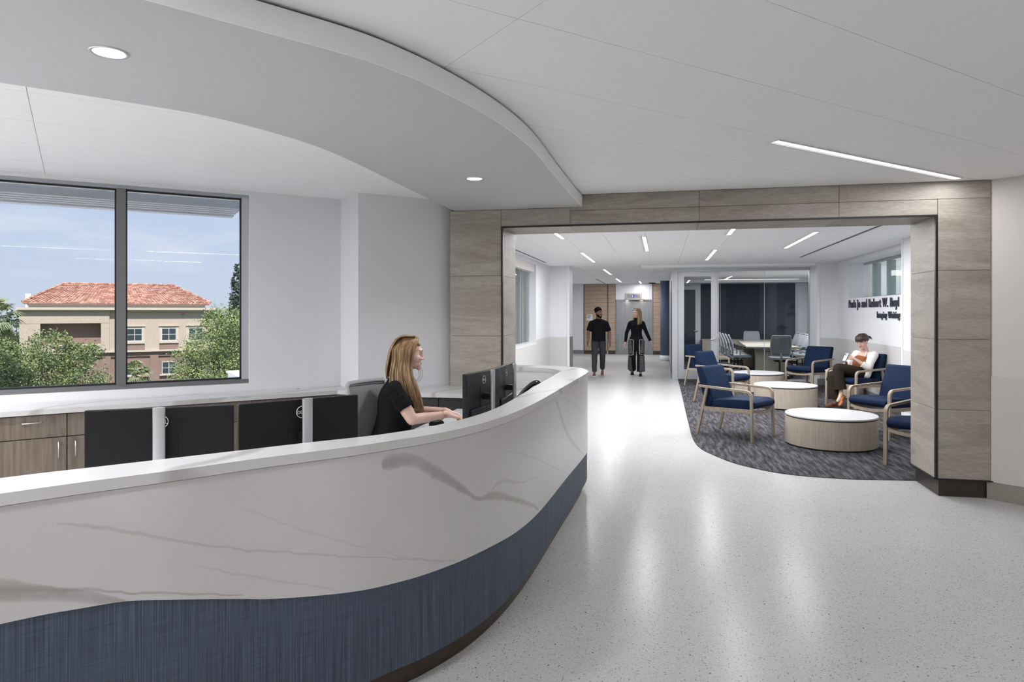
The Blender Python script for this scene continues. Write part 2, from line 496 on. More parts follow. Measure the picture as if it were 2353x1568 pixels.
def mk_roof():
    m, t, b = new_mat('roof_clay')
    setc(b, (0.42, 0.2, 0.14), 0.8)
    v = coords(t, (1.6, 1.6, 1.6))
    vo = N(t, 'ShaderNodeTexVoronoi'); vo.inputs['Scale'].default_value = 1.6
    t.links.new(v, vo.inputs[0])
    sp = N(t, 'ShaderNodeSeparateColor'); t.links.new(vo.outputs['Color'], sp.inputs[0])
    t.links.new(ramp2(t, sp.outputs[0], 0.1, (0.29, 0.115, 0.085), 0.9, (0.52, 0.33, 0.245), [(0.5, (0.39, 0.195, 0.14))]), b.inputs['Base Color'])
mk_roof()

# ------------------------------------------------------------------ geometry helpers
def link(name, me, mat, parent=None, smooth=False):
    if mat is not None:
        for x in (mat if isinstance(mat, (list, tuple)) else [mat]):
            me.materials.append(MATS[x])
    if smooth:
        me.polygons.foreach_set('use_smooth', [True] * len(me.polygons))
    o = bpy.data.objects.new(name, me)
    COL.objects.link(o)
    if parent is not None:
        o.parent = parent
    return o

def obj(name, bm, mat, parent=None, smooth=False, norm=True):
    if norm:
        bmesh.ops.recalc_face_normals(bm, faces=bm.faces)
    me = bpy.data.meshes.new(name)
    bm.to_mesh(me)
    bm.free()
    return link(name, me, mat, parent, smooth)

def auto_smooth(o, ang=40):
    me = o.data
    me.polygons.foreach_set('use_smooth', [True] * len(me.polygons))
    bm = bmesh.new(); bm.from_mesh(me)
    a = math.radians(ang)
    for e in bm.edges:
        if len(e.link_faces) != 2 or e.calc_face_angle(0) > a:
            e.smooth = False
    bm.to_mesh(me); bm.free()
    return o

def B():
    return bmesh.new()

def box(bm, x0, x1, y0, y1, z0, z1, bev=0.0, seg=2):
    m = Matrix.Translation(((x0 + x1) / 2, (y0 + y1) / 2, (z0 + z1) / 2)) @ Matrix.Diagonal((abs(x1 - x0), abs(y1 - y0), abs(z1 - z0), 1))
    r = bmesh.ops.create_cube(bm, size=1.0, matrix=m)
    if bev:
        es = {e for v in r['verts'] for e in v.link_edges}
        bmesh.ops.bevel(bm, geom=list(es), offset=bev, segments=seg, affect='EDGES', profile=0.6)
    return bm

def obox(bm, c, ax, ay, az, bev=0.0, seg=2):
    """oriented box: centre, three half-axis vectors"""
    m = Matrix(((ax[0] * 2, ay[0] * 2, az[0] * 2, c[0]), (ax[1] * 2, ay[1] * 2, az[1] * 2, c[1]), (ax[2] * 2, ay[2] * 2, az[2] * 2, c[2]), (0, 0, 0, 1)))
    r = bmesh.ops.create_cube(bm, size=1.0, matrix=m)
    if bev:
        es = {e for v in r['verts'] for e in v.link_edges}
        bmesh.ops.bevel(bm, geom=list(es), offset=bev, segments=seg, affect='EDGES', profile=0.6)
    return bm

def prism(bm, pts, z0, z1):
    lo = [bm.verts.new((p[0], p[1], z0)) for p in pts]
    hi = [bm.verts.new((p[0], p[1], z1)) for p in pts]
    n = len(pts)
    if n <= 4:
        bm.faces.new(list(reversed(lo)))
        bm.faces.new(hi)
    else:
        for t in tessellate_polygon([[Vector((p[0], p[1], 0)) for p in pts]]):
            bm.faces.new([lo[i] for i in t]); bm.faces.new([hi[i] for i in reversed(t)])
    for i in range(n):
        bm.faces.new((lo[i], lo[(i + 1) % n], hi[(i + 1) % n], hi[i]))
    return bm

def prism_axis(bm, pts, a0, a1, fn):
    """extrude a 2-D outline (p,q) from a0 to a1; fn(p,q,a)->xyz"""
    lo = [bm.verts.new(fn(p, q, a0)) for p, q in pts]
    hi = [bm.verts.new(fn(p, q, a1)) for p, q in pts]
    n = len(pts)
    bm.faces.new(list(reversed(lo))); bm.faces.new(hi)
    for i in range(n):
        bm.faces.new((lo[i], lo[(i + 1) % n], hi[(i + 1) % n], hi[i]))
    return bm

def strip_solid(bm, A, Bp, z0, z1, uv=None):
    """solid ribbon between two plan curves of equal length"""
    n = len(A)
    a0 = [bm.verts.new((*p, z0)) for p in A]; a1 = [bm.verts.new((*p, z1)) for p in A]
    b0 = [bm.verts.new((*p, z0)) for p in Bp]; b1 = [bm.verts.new((*p, z1)) for p in Bp]
    for i in range(n - 1):
        bm.faces.new((a0[i], a0[i + 1], a1[i + 1], a1[i]))
        bm.faces.new((b0[i + 1], b0[i], b1[i], b1[i + 1]))
        bm.faces.new((a1[i], a1[i + 1], b1[i + 1], b1[i]))
        bm.faces.new((b0[i], b0[i + 1], a0[i + 1], a0[i]))
    bm.faces.new((a0[0], a1[0], b1[0], b0[0]))
    bm.faces.new((a0[-1], b0[-1], b1[-1], a1[-1]))
    return bm

def tube(bm, pts, r, seg=8, prof=None, cap=True, up=(0, 0, 1)):
    """sweep a circle (radius r, or list of radii) or a profile [(a,b)] along pts"""
    pts = [Vector(p) for p in pts]
    n = len(pts)
    rs = r if isinstance(r, (list, tuple)) else [r] * n
    if prof is None:
        prof = [(math.cos(2 * PI * k / seg), math.sin(2 * PI * k / seg)) for k in range(seg)]
    rings = []
    nrm = None
    for i in range(n):
        d = (pts[min(i + 1, n - 1)] - pts[max(i - 1, 0)])
        if d.length < 1e-9: d = Vector((0, 0, 1))
        d.normalize()
        if nrm is None:
            u = Vector(up)
            if abs(u.dot(d)) > 0.95: u = Vector((1, 0, 0)) if abs(d.x) < 0.9 else Vector((0, 1, 0))
            nrm = (u - d * u.dot(d)).normalized()
        else:
            nrm = (nrm - d * nrm.dot(d))
            nrm.normalize()
        bi = d.cross(nrm)
        rings.append([bm.verts.new(pts[i] + (bi * a + nrm * b) * rs[i]) for a, b in prof])
    m = len(prof)
    for i in range(n - 1):
        for k in range(m):
            bm.faces.new((rings[i][k], rings[i][(k + 1) % m], rings[i + 1][(k + 1) % m], rings[i + 1][k]))
    if cap:
        bm.faces.new(list(reversed(rings[0]))); bm.faces.new(rings[-1])
    return bm

def cyl(bm, c, r, z0, z1, seg=24, r2=None):
    r2 = r if r2 is None else r2
    lo = [bm.verts.new((c[0] + r * math.cos(2 * PI * k / seg), c[1] + r * math.sin(2 * PI * k / seg), z0)) for k in range(seg)]
    hi = [bm.verts.new((c[0] + r2 * math.cos(2 * PI * k / seg), c[1] + r2 * math.sin(2 * PI * k / seg), z1)) for k in range(seg)]
    bm.faces.new(list(reversed(lo))); bm.faces.new(hi)
    for k in range(seg):
        bm.faces.new((lo[k], lo[(k + 1) % seg], hi[(k + 1) % seg], hi[k]))
    return bm

def lathe(bm, prof, seg=32, c=(0, 0, 0)):
    rings = []
    for r, z in prof:
        if r < 1e-6:
            rings.append([bm.verts.new((c[0], c[1], c[2] + z))])
        else:
            rings.append([bm.verts.new((c[0] + r * math.cos(2 * PI * k / seg), c[1] + r * math.sin(2 * PI * k / seg), c[2] + z)) for k in range(seg)])
    for i in range(len(rings) - 1):
        a, b = rings[i], rings[i + 1]
        for k in range(seg):
            k2 = (k + 1) % seg
            if len(a) == 1 and len(b) == 1: continue
            if len(a) == 1: bm.faces.new((a[0], b[k2], b[k]))
            elif len(b) == 1: bm.faces.new((a[k], a[k2], b[0]))
            else: bm.faces.new((a[k], a[k2], b[k2], b[k]))
    return bm

def arc(c, r, a0, a1, n, ax=(1, 0, 0), ay=(0, 0, 1)):
    c = Vector(c); ax = Vector(ax); ay = Vector(ay)
    return [c + (ax * math.cos(a0 + (a1 - a0) * i / n) + ay * math.sin(a0 + (a1 - a0) * i / n)) * r for i in range(n + 1)]

def catmull(P, m=10):
    P = [Vector(p) for p in P]
    Q = [P[0] * 2 - P[1]] + P + [P[-1] * 2 - P[-2]]
    out = []
    for i in range(1, len(Q) - 2):
        a, b, c, d = Q[i - 1:i + 3]
        for k in range(m):
            t = k / m
            out.append(0.5 * ((2 * b) + (c - a) * t + (2 * a - 5 * b + 4 * c - d) * t * t + (-a + 3 * b - 3 * c + d) * t ** 3))
    out.append(Q[-2])
    return out

def resample(P, n):
    L = [0.0]
    for i in range(1, len(P)): L.append(L[-1] + (P[i] - P[i - 1]).length)
    out = []; j = 0
    for k in range(n):
        s = L[-1] * k / (n - 1)
        while j < len(L) - 2 and L[j + 1] < s: j += 1
        t = (s - L[j]) / max(1e-9, L[j + 1] - L[j])
        out.append(P[j].lerp(P[j + 1], min(1, max(0, t))))
    return out, L[-1]

def offset2(P, d):
    """offset a plan polyline to its left by d"""
    out = []
    for i in range(len(P)):
        t = (P[min(i + 1, len(P) - 1)] - P[max(i - 1, 0)]).normalized()
        out.append(P[i] + Vector((-t[1], t[0], 0)) * d)
    return out

# ------------------------------------------------------------------ things, parts, setting
def tag(o, label, cat, group=None, kind=None):
    o['label'] = label
    o['category'] = cat
    if group: o['group'] = group
    if kind: o['kind'] = kind
    return o

def thing(name, label, cat, loc=(0, 0, 0), rz=0.0, group=None):
    o = bpy.data.objects.new(name, None)
    COL.objects.link(o)
    o.location = loc
    o.rotation_euler = (0, 0, rz)
    o.empty_display_size = 0.1
    return tag(o, label, cat, group)

def struct(name, bm, mat, label, cat, smooth=False):
    o = obj(name, bm, mat, None, smooth)
    return tag(o, label, cat, kind='structure')

def dup(root, loc, rz, label=None):
    r = root.copy(); COL.objects.link(r)
    r.location = loc; r.rotation_euler = (0, 0, rz)
    if label: r['label'] = label
    for ch in list(root.children):
        c = ch.copy(); COL.objects.link(c); c.parent = r
        for g in ch.children:
            d = g.copy(); COL.objects.link(d); d.parent = c
    return r

def piece(proto, name, parent, loc, rz=0.0):
    o = bpy.data.objects.new(name, proto)
    COL.objects.link(o)
    o.parent = parent; o.location = loc; o.rotation_euler = (0, 0, rz)
    return o

def text_mesh(s, size, depth, align='CENTER', spacing=1.0, bold=0.0):
    cu = bpy.data.curves.new('t', 'FONT')
    cu.body = s; cu.size = size; cu.extrude = depth; cu.align_x = align; cu.align_y = 'TOP_BASELINE'
    cu.space_character = spacing
    cu.offset = bold
    cu.resolution_u = 3
    o = bpy.data.objects.new('t', cu); COL.objects.link(o)
    dg = bpy.context.evaluated_depsgraph_get()
    me = bpy.data.meshes.new_from_object(o.evaluated_get(dg))
    bpy.data.objects.remove(o); bpy.data.curves.remove(cu)
    return me
# ================================================================== SETTING
UX, UY = 0.7326, 0.6807            # window-wall direction
R0 = (-3.777, 5.787)               # right edge of the big window
def WL(s, off):
    return (R0[0] + UX * s - UY * off, R0[1] + UY * s + UX * off)
def wall_box(bm, s0, s1, o0, o1, z0, z1):
    prism(bm, [WL(s0, o0), WL(s1, o0), WL(s1, o1), WL(s0, o1)], z0, z1)
    return bm
ZC, ZK = 2.735, 2.69               # lobby / corridor ceiling heights

# ---- floor
bm = B(); box(bm, -9.0, 5.2, -5.0, 28.0, -0.12, 0.0)
struct('floor', bm, 'terrazzo', 'polished white terrazzo floor with grey and black chips', 'floor')
edge = [(0.388, 16.9), (0.386, 13.9), (0.380, 11.2), (0.381, 9.78), (0.385, 9.1), (0.411, 8.61), (0.469, 8.273), (0.57, 7.997), (0.725, 7.665), (0.878, 7.467), (1.102, 7.270), (1.365, 7.165), (1.751, 7.125), (2.187, 7.175), (2.40, 7.205)]
ce = [(p.x, p.y) for p in catmull([(x, y, 0) for x, y in edge], 5)]
bm = B(); prism(bm, ce + [(3.46, 7.24), (3.46, 11.20), (3.72, 11.26), (3.72, 16.10), (3.30, 16.12), (3.30, 16.9)], 0.0005, 0.007)
tag(obj('carpet', bm, 'carpet'), 'grey streaked carpet with a curved edge under the waiting chairs', 'carpet', kind='structure')
bm = B(); box(bm, 0.40, 4.48, 16.98, 23.2, 0.0005, 0.007)
tag(obj('carpet', bm, 'carpet'), 'grey streaked carpet inside the glazed meeting room', 'carpet', kind='structure')

# ---- window wall (left)
bm = B()
wall_box(bm, -6.2, 0.0, 0, 0.30, 0, 0.935)
wall_box(bm, -6.2, 0.0, 0, 0.30, 2.732, 3.1)
wall_box(bm, 0.0, 0.87, 0, 0.30, 0, 3.1)
wall_box(bm, -6.2, -3.15, 0, 0.30, 0.935, 2.732)
struct('wall_left', bm, 'wall_paint', 'pale grey wall around the big two-pane window', 'wall')
bm = B(); prism(bm, [(-3.141, 6.378), (-2.811, 6.071), (-2.06, 6.768), (-2.06, 7.0), (-2.75, 7.24), (-3.45, 6.66)], 0, 3.1)
struct('wall_left', bm, 'wall_paint', 'pale grey boxed-out wall between the window and the stone portal', 'wall')

# ---- window_1
win = thing('window_1', 'big window of clear panes in a dark grey frame over the back counter', 'window', (0, 0, 0)); win['kind'] = 'structure'
def wpart(name, s0, s1, o0, o1, z0, z1, mat):
    return obj(name, wall_box(B(), s0, s1, o0, o1, z0, z1), mat, win)
wpart('frame_head', -3.15, 0.0, 0.03, 0.16, 2.672, 2.731, 'alu_mid')
wpart('frame_sill', -3.15, 0.0, 0.03, 0.16, 0.936, 0.974, 'alu_dark')
wpart('frame_jamb', -0.06, 0.0, 0.03, 0.16, 0.974, 2.672, 'alu_light')
wpart('frame_jamb', -3.15, -3.09, 0.03, 0.16, 0.974, 2.672, 'alu_dark')
for s in (-1.046, -2.10):
    wpart('mullion', s - 0.036, s + 0.036, 0.02, 0.17, 0.974, 2.672, 'alu_dark')
for s0, s1 in ((-1.010, -0.06), (-2.064, -1.082), (-3.09, -2.136)):
    wpart('pane', s0, s1, 0.085, 0.091, 0.974, 2.672, 'pane_clear')
    b_ = B()
    wall_box(b_, s0, s0 + 0.012, 0.07, 0.11, 0.974, 2.672); wall_box(b_, s1 - 0.012, s1, 0.07, 0.11, 0.974, 2.672)
    wall_box(b_, s0, s1, 0.07, 0.11, 0.974, 0.988); wall_box(b_, s0, s1, 0.07, 0.11, 2.658, 2.672)
    obj('gasket', b_, 'black_trim', win)
bm = B(); wall_box(bm, -3.15, 0.0, 0.0, 0.03, 2.700, 2.732); obj('head_trim', bm, 'white_trim', win)

# ---- sunshade outside the window
sh = thing('sunshade', 'white louvred sunshade outside the top of the big window', 'sunshade', (0, 0, 0))
def spart(name, s0, s1, o0, o1, z0, z1, mat): return obj(name, wall_box(B(), s0, s1, o0, o1, z0, z1), mat, sh)
spart('soffit_panel', -3.6, 0.16, 0.31, 0.92, 2.80, 2.84, 'shade_teal')
for k in range(4):
    o0 = 0.96 + 0.15 * k
    spart('blade', -3.6, 0.10, o0, o0 + 0.055, 2.70, 2.80, 'shade_white')
    spart('blade_gap', -3.6, 0.08, o0 + 0.055, o0 + 0.15, 2.79, 2.81, 'shade_teal')
spart('fascia', -3.6, 0.10, 1.56, 1.70, 2.69, 2.83, 'shade_white')
for s in (0.06, -1.2, -2.5): spart('bracket', s, s + 0.04, 0.30, 1.60, 2.805, 2.86, 'shade_white')

# ---- stone portal
wp = thing('wall_front', 'taupe stone tiled portal framing the opening to the corridor', 'wall', (0, 0, 0)); wp['kind'] = 'structure'
bm = B()
box(bm, -2.06, -1.547, 6.636, 7.234, 0.0, 3.1)
box(bm, 2.341, 2.766, 6.636, 7.234, 0.158, 3.1)
box(bm, -1.547, 2.341, 6.636, 7.234, 2.450, 3.1)
box(bm, 2.766, 3.6, 6.78, 7.234, 0.0, 3.1)
obj('core', bm, 'dark_gap', wp)
G = 0.0015
rows = [(0.158, 0.758), (0.758, 1.366), (1.366, 1.963), (1.963, 2.582)]
def tile(x0, x1, y0, y1, z0, z1):
    d = lambda a, b: (a + G, b - G) if abs(b - a) > 0.03 else (a, b)
    x0, x1 = d(x0, x1); y0, y1 = d(y0, y1); z0, z1 = d(z0, z1)
    c = ((x0 + x1) / 2, (y0 + y1) / 2, (z0 + z1) / 2)
    bm = B(); box(bm, x0 - c[0], x1 - c[0], y0 - c[1], y1 - c[1], z0 - c[2], z1 - c[2], bev=0.001, seg=1)
    o = obj('tile', bm, 'stone_tile', wp); o.location = c
for z0, z1 in rows:
    tile(2.341, 2.752, 6.62, 6.636, z0, z1)
    tile(2.753, 2.779, 6.62, 6.640, z0, z1)
    tile(-2.074, -1.547, 6.62, 6.636, z0, z1 if z1 < 2.5 else 2.614)
    tile(2.326, 2.341, 6.641, 7.234, z0, min(z1, 2.436))  # slab extended and kept white to bounce sunlight up through the window
    tile(-1.547, -1.532, 6.641, 7.234, z0, min(z1, 2.436))
xs = [-1.547, -0.863, 0.344, 1.548, 2.341]
for a, b in zip(xs[:-1], xs[1:]):
    tile(a, b, 6.62, 6.636, 2.448, 2.582 if a > -1 else 2.614)
    tile(a, b, 6.641, 7.234, 2.436, 2.450)
for a, b in zip([-0.863, 0.344, 1.548], [0.344, 1.548, 2.752]):
    tile(a, b, 6.62, 6.636, 2.582, 2.734)
tile(2.753, 2.779, 6.62, 6.640, 2.582, 2.734)
for nm, (x0, x1, y0, y1, z0, z1) in {'r': (2.322, 2.341, 6.612, 6.641, 0.150, 2.448), 'l': (-1.547, -1.528, 6.612, 6.641, 0.0, 2.448), 't': (-1.528, 2.322, 6.612, 6.641, 2.432, 2.448), 'b': (2.322, 2.785, 6.608, 6.641, 0.148, 0.158), 'b2': (2.318, 2.341, 6.641, 7.24, 0.148, 0.158)}.items():
    obj('edge_trim', box(B(), x0, x1, y0, y1, z0, z1), 'black_trim', wp)
obj('plinth', box(B(), 2.36, 2.735, 6.655, 7.20, 0, 0.149), 'bronze_dark', wp)

# ---- right-hand lobby wall
RW = (2.735, 6.643); WD = (0.754, -0.657); WN = (0.657, 0.754)
def RL(s, off): return (RW[0] + WD[0] * s + WN[0] * off, RW[1] + WD[1] * s + WN[1] * off)
bm = B(); prism(bm, [RL(0, 0), RL(2.1, 0), RL(2.1, 0.2), RL(0.03, 0.2)], 0, 3.1)
wr = struct('wall_right', bm, 'wall_warm', 'warm white wall at the right of the stone portal', 'wall')
obj('wainscot', prism(B(), [RL(0.03, -0.006), RL(2.1, -0.006), RL(2.1, 0.0), RL(0.03, 0.0)], 0.15, 1.055), 'wainscot_warm', wr)
bm = B(); prism(bm, [RL(0.0, -0.014), RL(2.1, -0.014), RL(2.1, 0.0), RL(0.0, 0.0)], 0, 0.148)
struct('baseboard_right', bm, 'base_taupe', 'taupe baseboard along the right lobby wall', 'baseboard')

# ---- rest of the lobby shell, out of frame
bm = B()
box(bm, 4.30, 4.5, -4.6, 5.30, 0, 3.1)
struct('wall_right', bm, 'wall_warm', 'warm white side wall of the lobby beside the camera', 'wall')
bm = B(); box(bm, -9.0, 4.5, -4.8, -4.6, 0, 3.1)
struct('wall_back', bm, 'wall_warm', 'warm white wall behind the camera', 'wall')
bm = B(); box(bm, -8.6, -8.35, -4.8, 1.9, 0, 3.1)
struct('wall_left', bm, 'wall_warm', 'warm white side wall of the lobby left of the desk', 'wall')

# ---- ceilings
def clip(poly, p, nrm):
    out = []
    for i in range(len(poly)):
        a, b = poly[i], poly[(i + 1) % len(poly)]
        da = (a[0] - p[0]) * nrm[0] + (a[1] - p[1]) * nrm[1]
        db = (b[0] - p[0]) * nrm[0] + (b[1] - p[1]) * nrm[1]
        if da <= 0: out.append(a)
        if da * db < 0:
            t = da / (da - db)
            out.append((a[0] + (b[0] - a[0]) * t, a[1] + (b[1] - a[1]) * t))
    return out
def parea(p): return abs(sum(p[i][0] * p[(i + 1) % len(p)][1] - p[(i + 1) % len(p)][0] * p[i][1] for i in range(len(p)))) / 2
def panels(parent, org, d, wid, leng, irange, jrange, planes, z, gap=0.003, mat='ceiling_paint'):
    n = (-d[1], d[0])
    for i in irange:
        for j in jrange:
            a0, a1 = j * leng + gap / 2, (j + 1) * leng - gap / 2
            b0, b1 = i * wid + gap / 2, (i + 1) * wid - gap / 2
            poly = [(org[0] + d[0] * a + n[0] * b, org[1] + d[1] * a + n[1] * b) for a, b in ((a0, b0), (a1, b0), (a1, b1), (a0, b1))]
            for p, nr in planes:
                poly = clip(poly, p, nr)
                if len(poly) < 3: break
            if len(poly) < 3 or parea(poly) < 0.01: continue
            # drop near-duplicate corners
            q = [poly[0]]
            for v in poly[1:]:
                if (v[0] - q[-1][0]) ** 2 + (v[1] - q[-1][1]) ** 2 > 1e-8: q.append(v)
            if len(q) < 3: continue
            bm = B(); prism(bm, q, z, z + 0.012)
            obj('ceiling_panel', bm, mat, parent)
bm = B(); prism(bm, [(-8.4, 1.7), (-8.4, -4.7), (4.4, -4.7), (4.4, 5.2), (2.74, 6.66), (-2.1, 6.66), (-2.83, 6.12), (-3.16, 6.40)], ZC + 0.012, ZC + 0.10)
ceil = struct('ceiling', bm, 'ceiling_paint', 'white panelled ceiling of the lobby', 'ceiling')
SPL = ((-1.3, 6.62), (-2.1, 2.0))
sd = (SPL[1][0] - SPL[0][0], SPL[1][1] - SPL[0][1]); sl = math.hypot(*sd)
snl = (sd[1] / sl, -sd[0] / sl)      # points to -x? fixed below
if snl[0] > 0: snl = (-snl[0], -snl[1])
D45 = (0.7133, 0.7009)
panels(ceil, (-0.542, 2.604), D45, 0.612, 2.45, range(-9, 5), range(-3, 4),
       [((0, 6.619), (0, 1)), (RL(0, 0.0), WN), ((4.3, 0), (1, 0)), ((0, 0.6), (0, -1)), (SPL[0], snl)], ZC)
panels(ceil, (-3.19, 2.932), (0.7115, 0.7027), 0.652, 2.75, range(-4, 6), range(-2, 3),
       [((0, 6.619), (0, 1)), ((0, 0.6), (0, -1)), (SPL[0], (-snl[0], -snl[1])), (WL(0, 0.002), (-UY, UX))], ZC)

# curved soffit over the desk
so = [(-3.6, -0.6), (-2.6, 0.70), (-2.05, 1.40), (-1.644, 1.932), (-1.415, 2.24), (-1.21, 2.52), (-1.102, 2.72), (-1.0, 2.985), (-0.90, 3.354), (-0.822, 3.80), (-0.785, 4.295), (-0.778, 5.078), (-0.765, 5.962), (-0.748, 6.618)]
sb = [(-5.2, 0.2), (-4.4, 1.0), (-3.8, 1.6), (-3.2, 2.16), (-2.855, 2.492), (-2.511, 2.864), (-2.268, 3.192), (-2.09, 3.703), (-2.035, 4.192), (-2.03, 4.887), (-2.03, 5.639), (-2.03, 6.618)]
so_c, _ = resample(catmull([(x, y, 0) for x, y in so], 10), 110)
sb_c, _ = resample(catmull([(x, y, 0) for x, y in sb], 10), 110)
so2 = [(p.x, p.y) for p in so_c]; sb2 = [(p.x, p.y) for p in sb_c]
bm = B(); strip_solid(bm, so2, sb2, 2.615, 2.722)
sof = struct('ceiling', bm, 'soffit_shaded', 'white curved ceiling soffit sweeping over the reception desk', 'ceiling')
auto_smooth(sof)
so_f = [(p.x, p.y) for p in offset2(so_c, -0.004)]
auto_smooth(obj('fascia', strip_solid(B(), so_f, so2, 2.6155, 2.722), 'ceiling_paint', sof))  # thin paler skin on the soffit edge, brighter light put into its colour
so_i = [(p.x, p.y) for p in offset2(so_c, 0.012)]; sb_i = [(p.x, p.y) for p in offset2(sb_c, -0.012)]
bm = B(); strip_solid(bm, so_i, sb_i, 2.722, 2.7345)
obj('shadow_gap', bm, 'reveal_grey', sof)

# corridor and waiting-room ceiling
bm = B(); box(bm, -3.9, 5.0, 7.234, 27.0, ZK + 0.012, 2.85)
ck = struct('ceiling', bm, 'ceiling_paint', 'white panelled ceiling of the corridor and waiting area', 'ceiling')
xs = [-2.58, -1.97, -1.39, -0.80, -0.22, 0.365, 0.95, 1.54, 2.12, 2.71, 3.30, 3.73]
ys = [7.25, 9.90, 12.30, 14.70, 17.10, 19.5, 21.9, 24.3, 26.54]
for a, b in zip(xs[:-1], xs[1:]):
    for c, d in zip(ys[:-1], ys[1:]):
        if d > 16.3 and a > -0.5: continue
        x1 = min(b, 3.50) if d < 11.0 else b
        if x1 - a < 0.05: continue
        if d == 17.10 and a > -0.5: continue
        obj('ceiling_panel', box(B(), a + 0.002, x1 - 0.002, c + 0.002, d - 0.002, ZK, ZK + 0.012), 'ceiling_paint', ck)
for a, b in zip(xs[:-1], xs[1:]):
    if a > -0.5:
        obj('ceiling_panel', box(B(), a + 0.002, b - 0.002, 14.702, 16.23, ZK, ZK + 0.012), 'ceiling_paint', ck)
for c, d in zip(ys[3:-1], ys[4:]):
    obj('ceiling_panel', box(B(), -3.7, -2.582, max(c, 16.72), d - 0.002, ZK, ZK + 0.012), 'ceiling_paint', ck)
bm = B(); box(bm, -0.46, 4.9, 16.235, 24.42, 2.637, 2.85)
struct('ceiling', bm, 'ceiling_paint', 'lower white ceiling band in front of the glazed meeting room', 'ceiling')
bm = B(); box(bm, -0.46, 3.8, 24.42, 26.6, ZK, 2.85)
struct('ceiling', bm, 'ceiling_paint', 'white ceiling strip before the lift doors', 'ceiling')

# unseen roof over all, added to block the sun
bm = B(); prism(bm, [WL(-6.4, 0.4), WL(1.0, 0.4), (-3.9, 8), (-4.2, 27.5), (5.4, 27.5), (5.4, -5), (-9, -5)], 3.1, 3.4)
struct('roof', bm, 'roof_metal_white', 'unseen flat white roof slab added over the whole storey to block sun', 'roof')

# ---- corridor left wall with its window
bm = B()
for (y0, y1, z0, z1) in ((7.234, 16.1, 0, 0.945), (7.234, 16.1, 2.60, 3.1), (7.234, 8.4, 0.945, 2.60), (14.27, 16.1, 0.945, 2.60)):
    box(bm, -2.88, -2.58, y0, y1, z0, z1)
wl = struct('wall_left', bm, 'wall_paint', 'pale grey corridor wall with the narrow window', 'wall')
obj('wainscot', box(B(), -2.58, -2.574, 7.24, 16.1, 0.15, 0.945), 'wainscot', wl)
obj('wainscot', box(B(), -2.58, -2.574, 14.28, 16.1, 0.945, 1.02), 'wainscot', wl)
bm = B(); box(bm, -3.9, -2.12, 16.1, 16.72, 0, 3.1)
wl2 = struct('wall_left', bm, 'wall_paint', 'pale grey wall end jutting into the corridor', 'wall')
obj('wainscot', box(B(), -2.574, -2.175, 16.094, 16.1, 0.15, 1.02), 'wainscot', wl2)
obj('wainscot', box(B(), -2.12, -2.114, 16.12, 16.72, 0.15, 1.02), 'base_grey', wl2)
obj('corner_guard', box(B(), -2.17, -2.112, 16.086, 16.13, 0, 2.69), 'white_trim', wl2)
bm = B(); box(bm, -2.60, -2.12, 16.084, 16.1, 0, 0.14); box(bm, -2.566, -2.58, 7.24, 16.1, 0, 0.14)
struct('baseboard_left', bm, 'base_grey', 'grey baseboard of the left corridor wall', 'baseboard')
w2 = thing('window_2', 'narrow corridor window with roller shade on the left', 'window', (0, 0, 0)); w2['kind'] = 'structure'
def w2p(name, x0, x1, y0, y1, z0, z1, mat): return obj(name, box(B(), x0, x1, y0, y1, z0, z1), mat, w2)
w2p('frame_jamb', -2.78, -2.72, 14.19, 14.27, 0.945, 2.60, 'alu_light')
w2p('frame_sill', -2.78, -2.72, 8.4, 14.19, 0.945, 0.985, 'alu_light')
w2p('frame_head', -2.78, -2.72, 8.4, 14.19, 2.55, 2.60, 'alu_light')
w2p('shade_box', -2.72, -2.61, 8.4, 14.20, 2.44, 2.60, 'wall_warm')
w2p('sill_board', -2.72, -2.57, 8.4, 14.27, 0.935, 0.950, 'white_trim')
ys2 = [8.4, 9.7, 11.0, 12.35, 13.3, 14.19]
for a, b in zip(ys2[:-1], ys2[1:]):
    w2p('pane', -2.752, -2.746, a + 0.025, b - 0.025, 0.985, 2.55, 'pane_green')
    if b < 14: w2p('mullion', -2.80, -2.72, b - 0.025, b + 0.025, 0.985, 2.55, 'alu_mid')
w2p('shade_chain', -2.712, -2.706, 14.15, 14.156, 1.1, 2.45, 'alu_light')
for k, y in enumerate((9.7, 11.0, 12.35, 13.3, 14.25)):
    o = obj('sun_fin', box(B(), -3.14, -2.90, y - 0.04, y + 0.04, 0.3, 3.0), 'fin_blue')
    tag(o, 'blue-grey fin outside the corridor window, ' + ('first behind the portal', 'second from the portal', 'third from the portal', 'second last from the lift', 'last one beside the white reveal')[k], 'fin', 'fins outside the corridor window')

# ---- waiting area: right wall, pilaster, window, sign
bm = B()
for (y0, y1, z0, z1) in ((11.0, 16.14, 0, 1.885), (11.0, 16.14, 2.60, 3.1), (15.18, 16.14, 1.885, 2.60)):
    box(bm, 3.738, 4.13, y0, y1, z0, z1)
wq = struct('wall_right', bm, 'wall_paint', 'white wall with raised lettering under the high window', 'wall')
obj('wainscot', box(B(), 3.732, 3.738, 11.25, 16.13, 0.15, 1.045), 'wainscot', wq)
bm = B(); box(bm, 3.50, 4.13, 7.234, 11.24, 0, 3.1)
wq2 = struct('wall_right', bm, 'wall_paint', 'white wall projecting beside the high window', 'wall')
obj('wainscot', box(B(), 3.494, 3.50, 7.24, 11.19, 0.15, 1.045), 'wainscot', wq2)
obj('corner_guard', box(B(), 3.490, 3.505, 11.19, 11.246, 0.0, 2.69), 'white_trim', wq2)
bm = B(); box(bm, 3.323, 4.6, 16.14, 16.9, 0, 3.1)
wq3 = struct('wall_right', bm, 'wall_paint', 'white wall return between the glass partition and the lettered wall', 'wall')
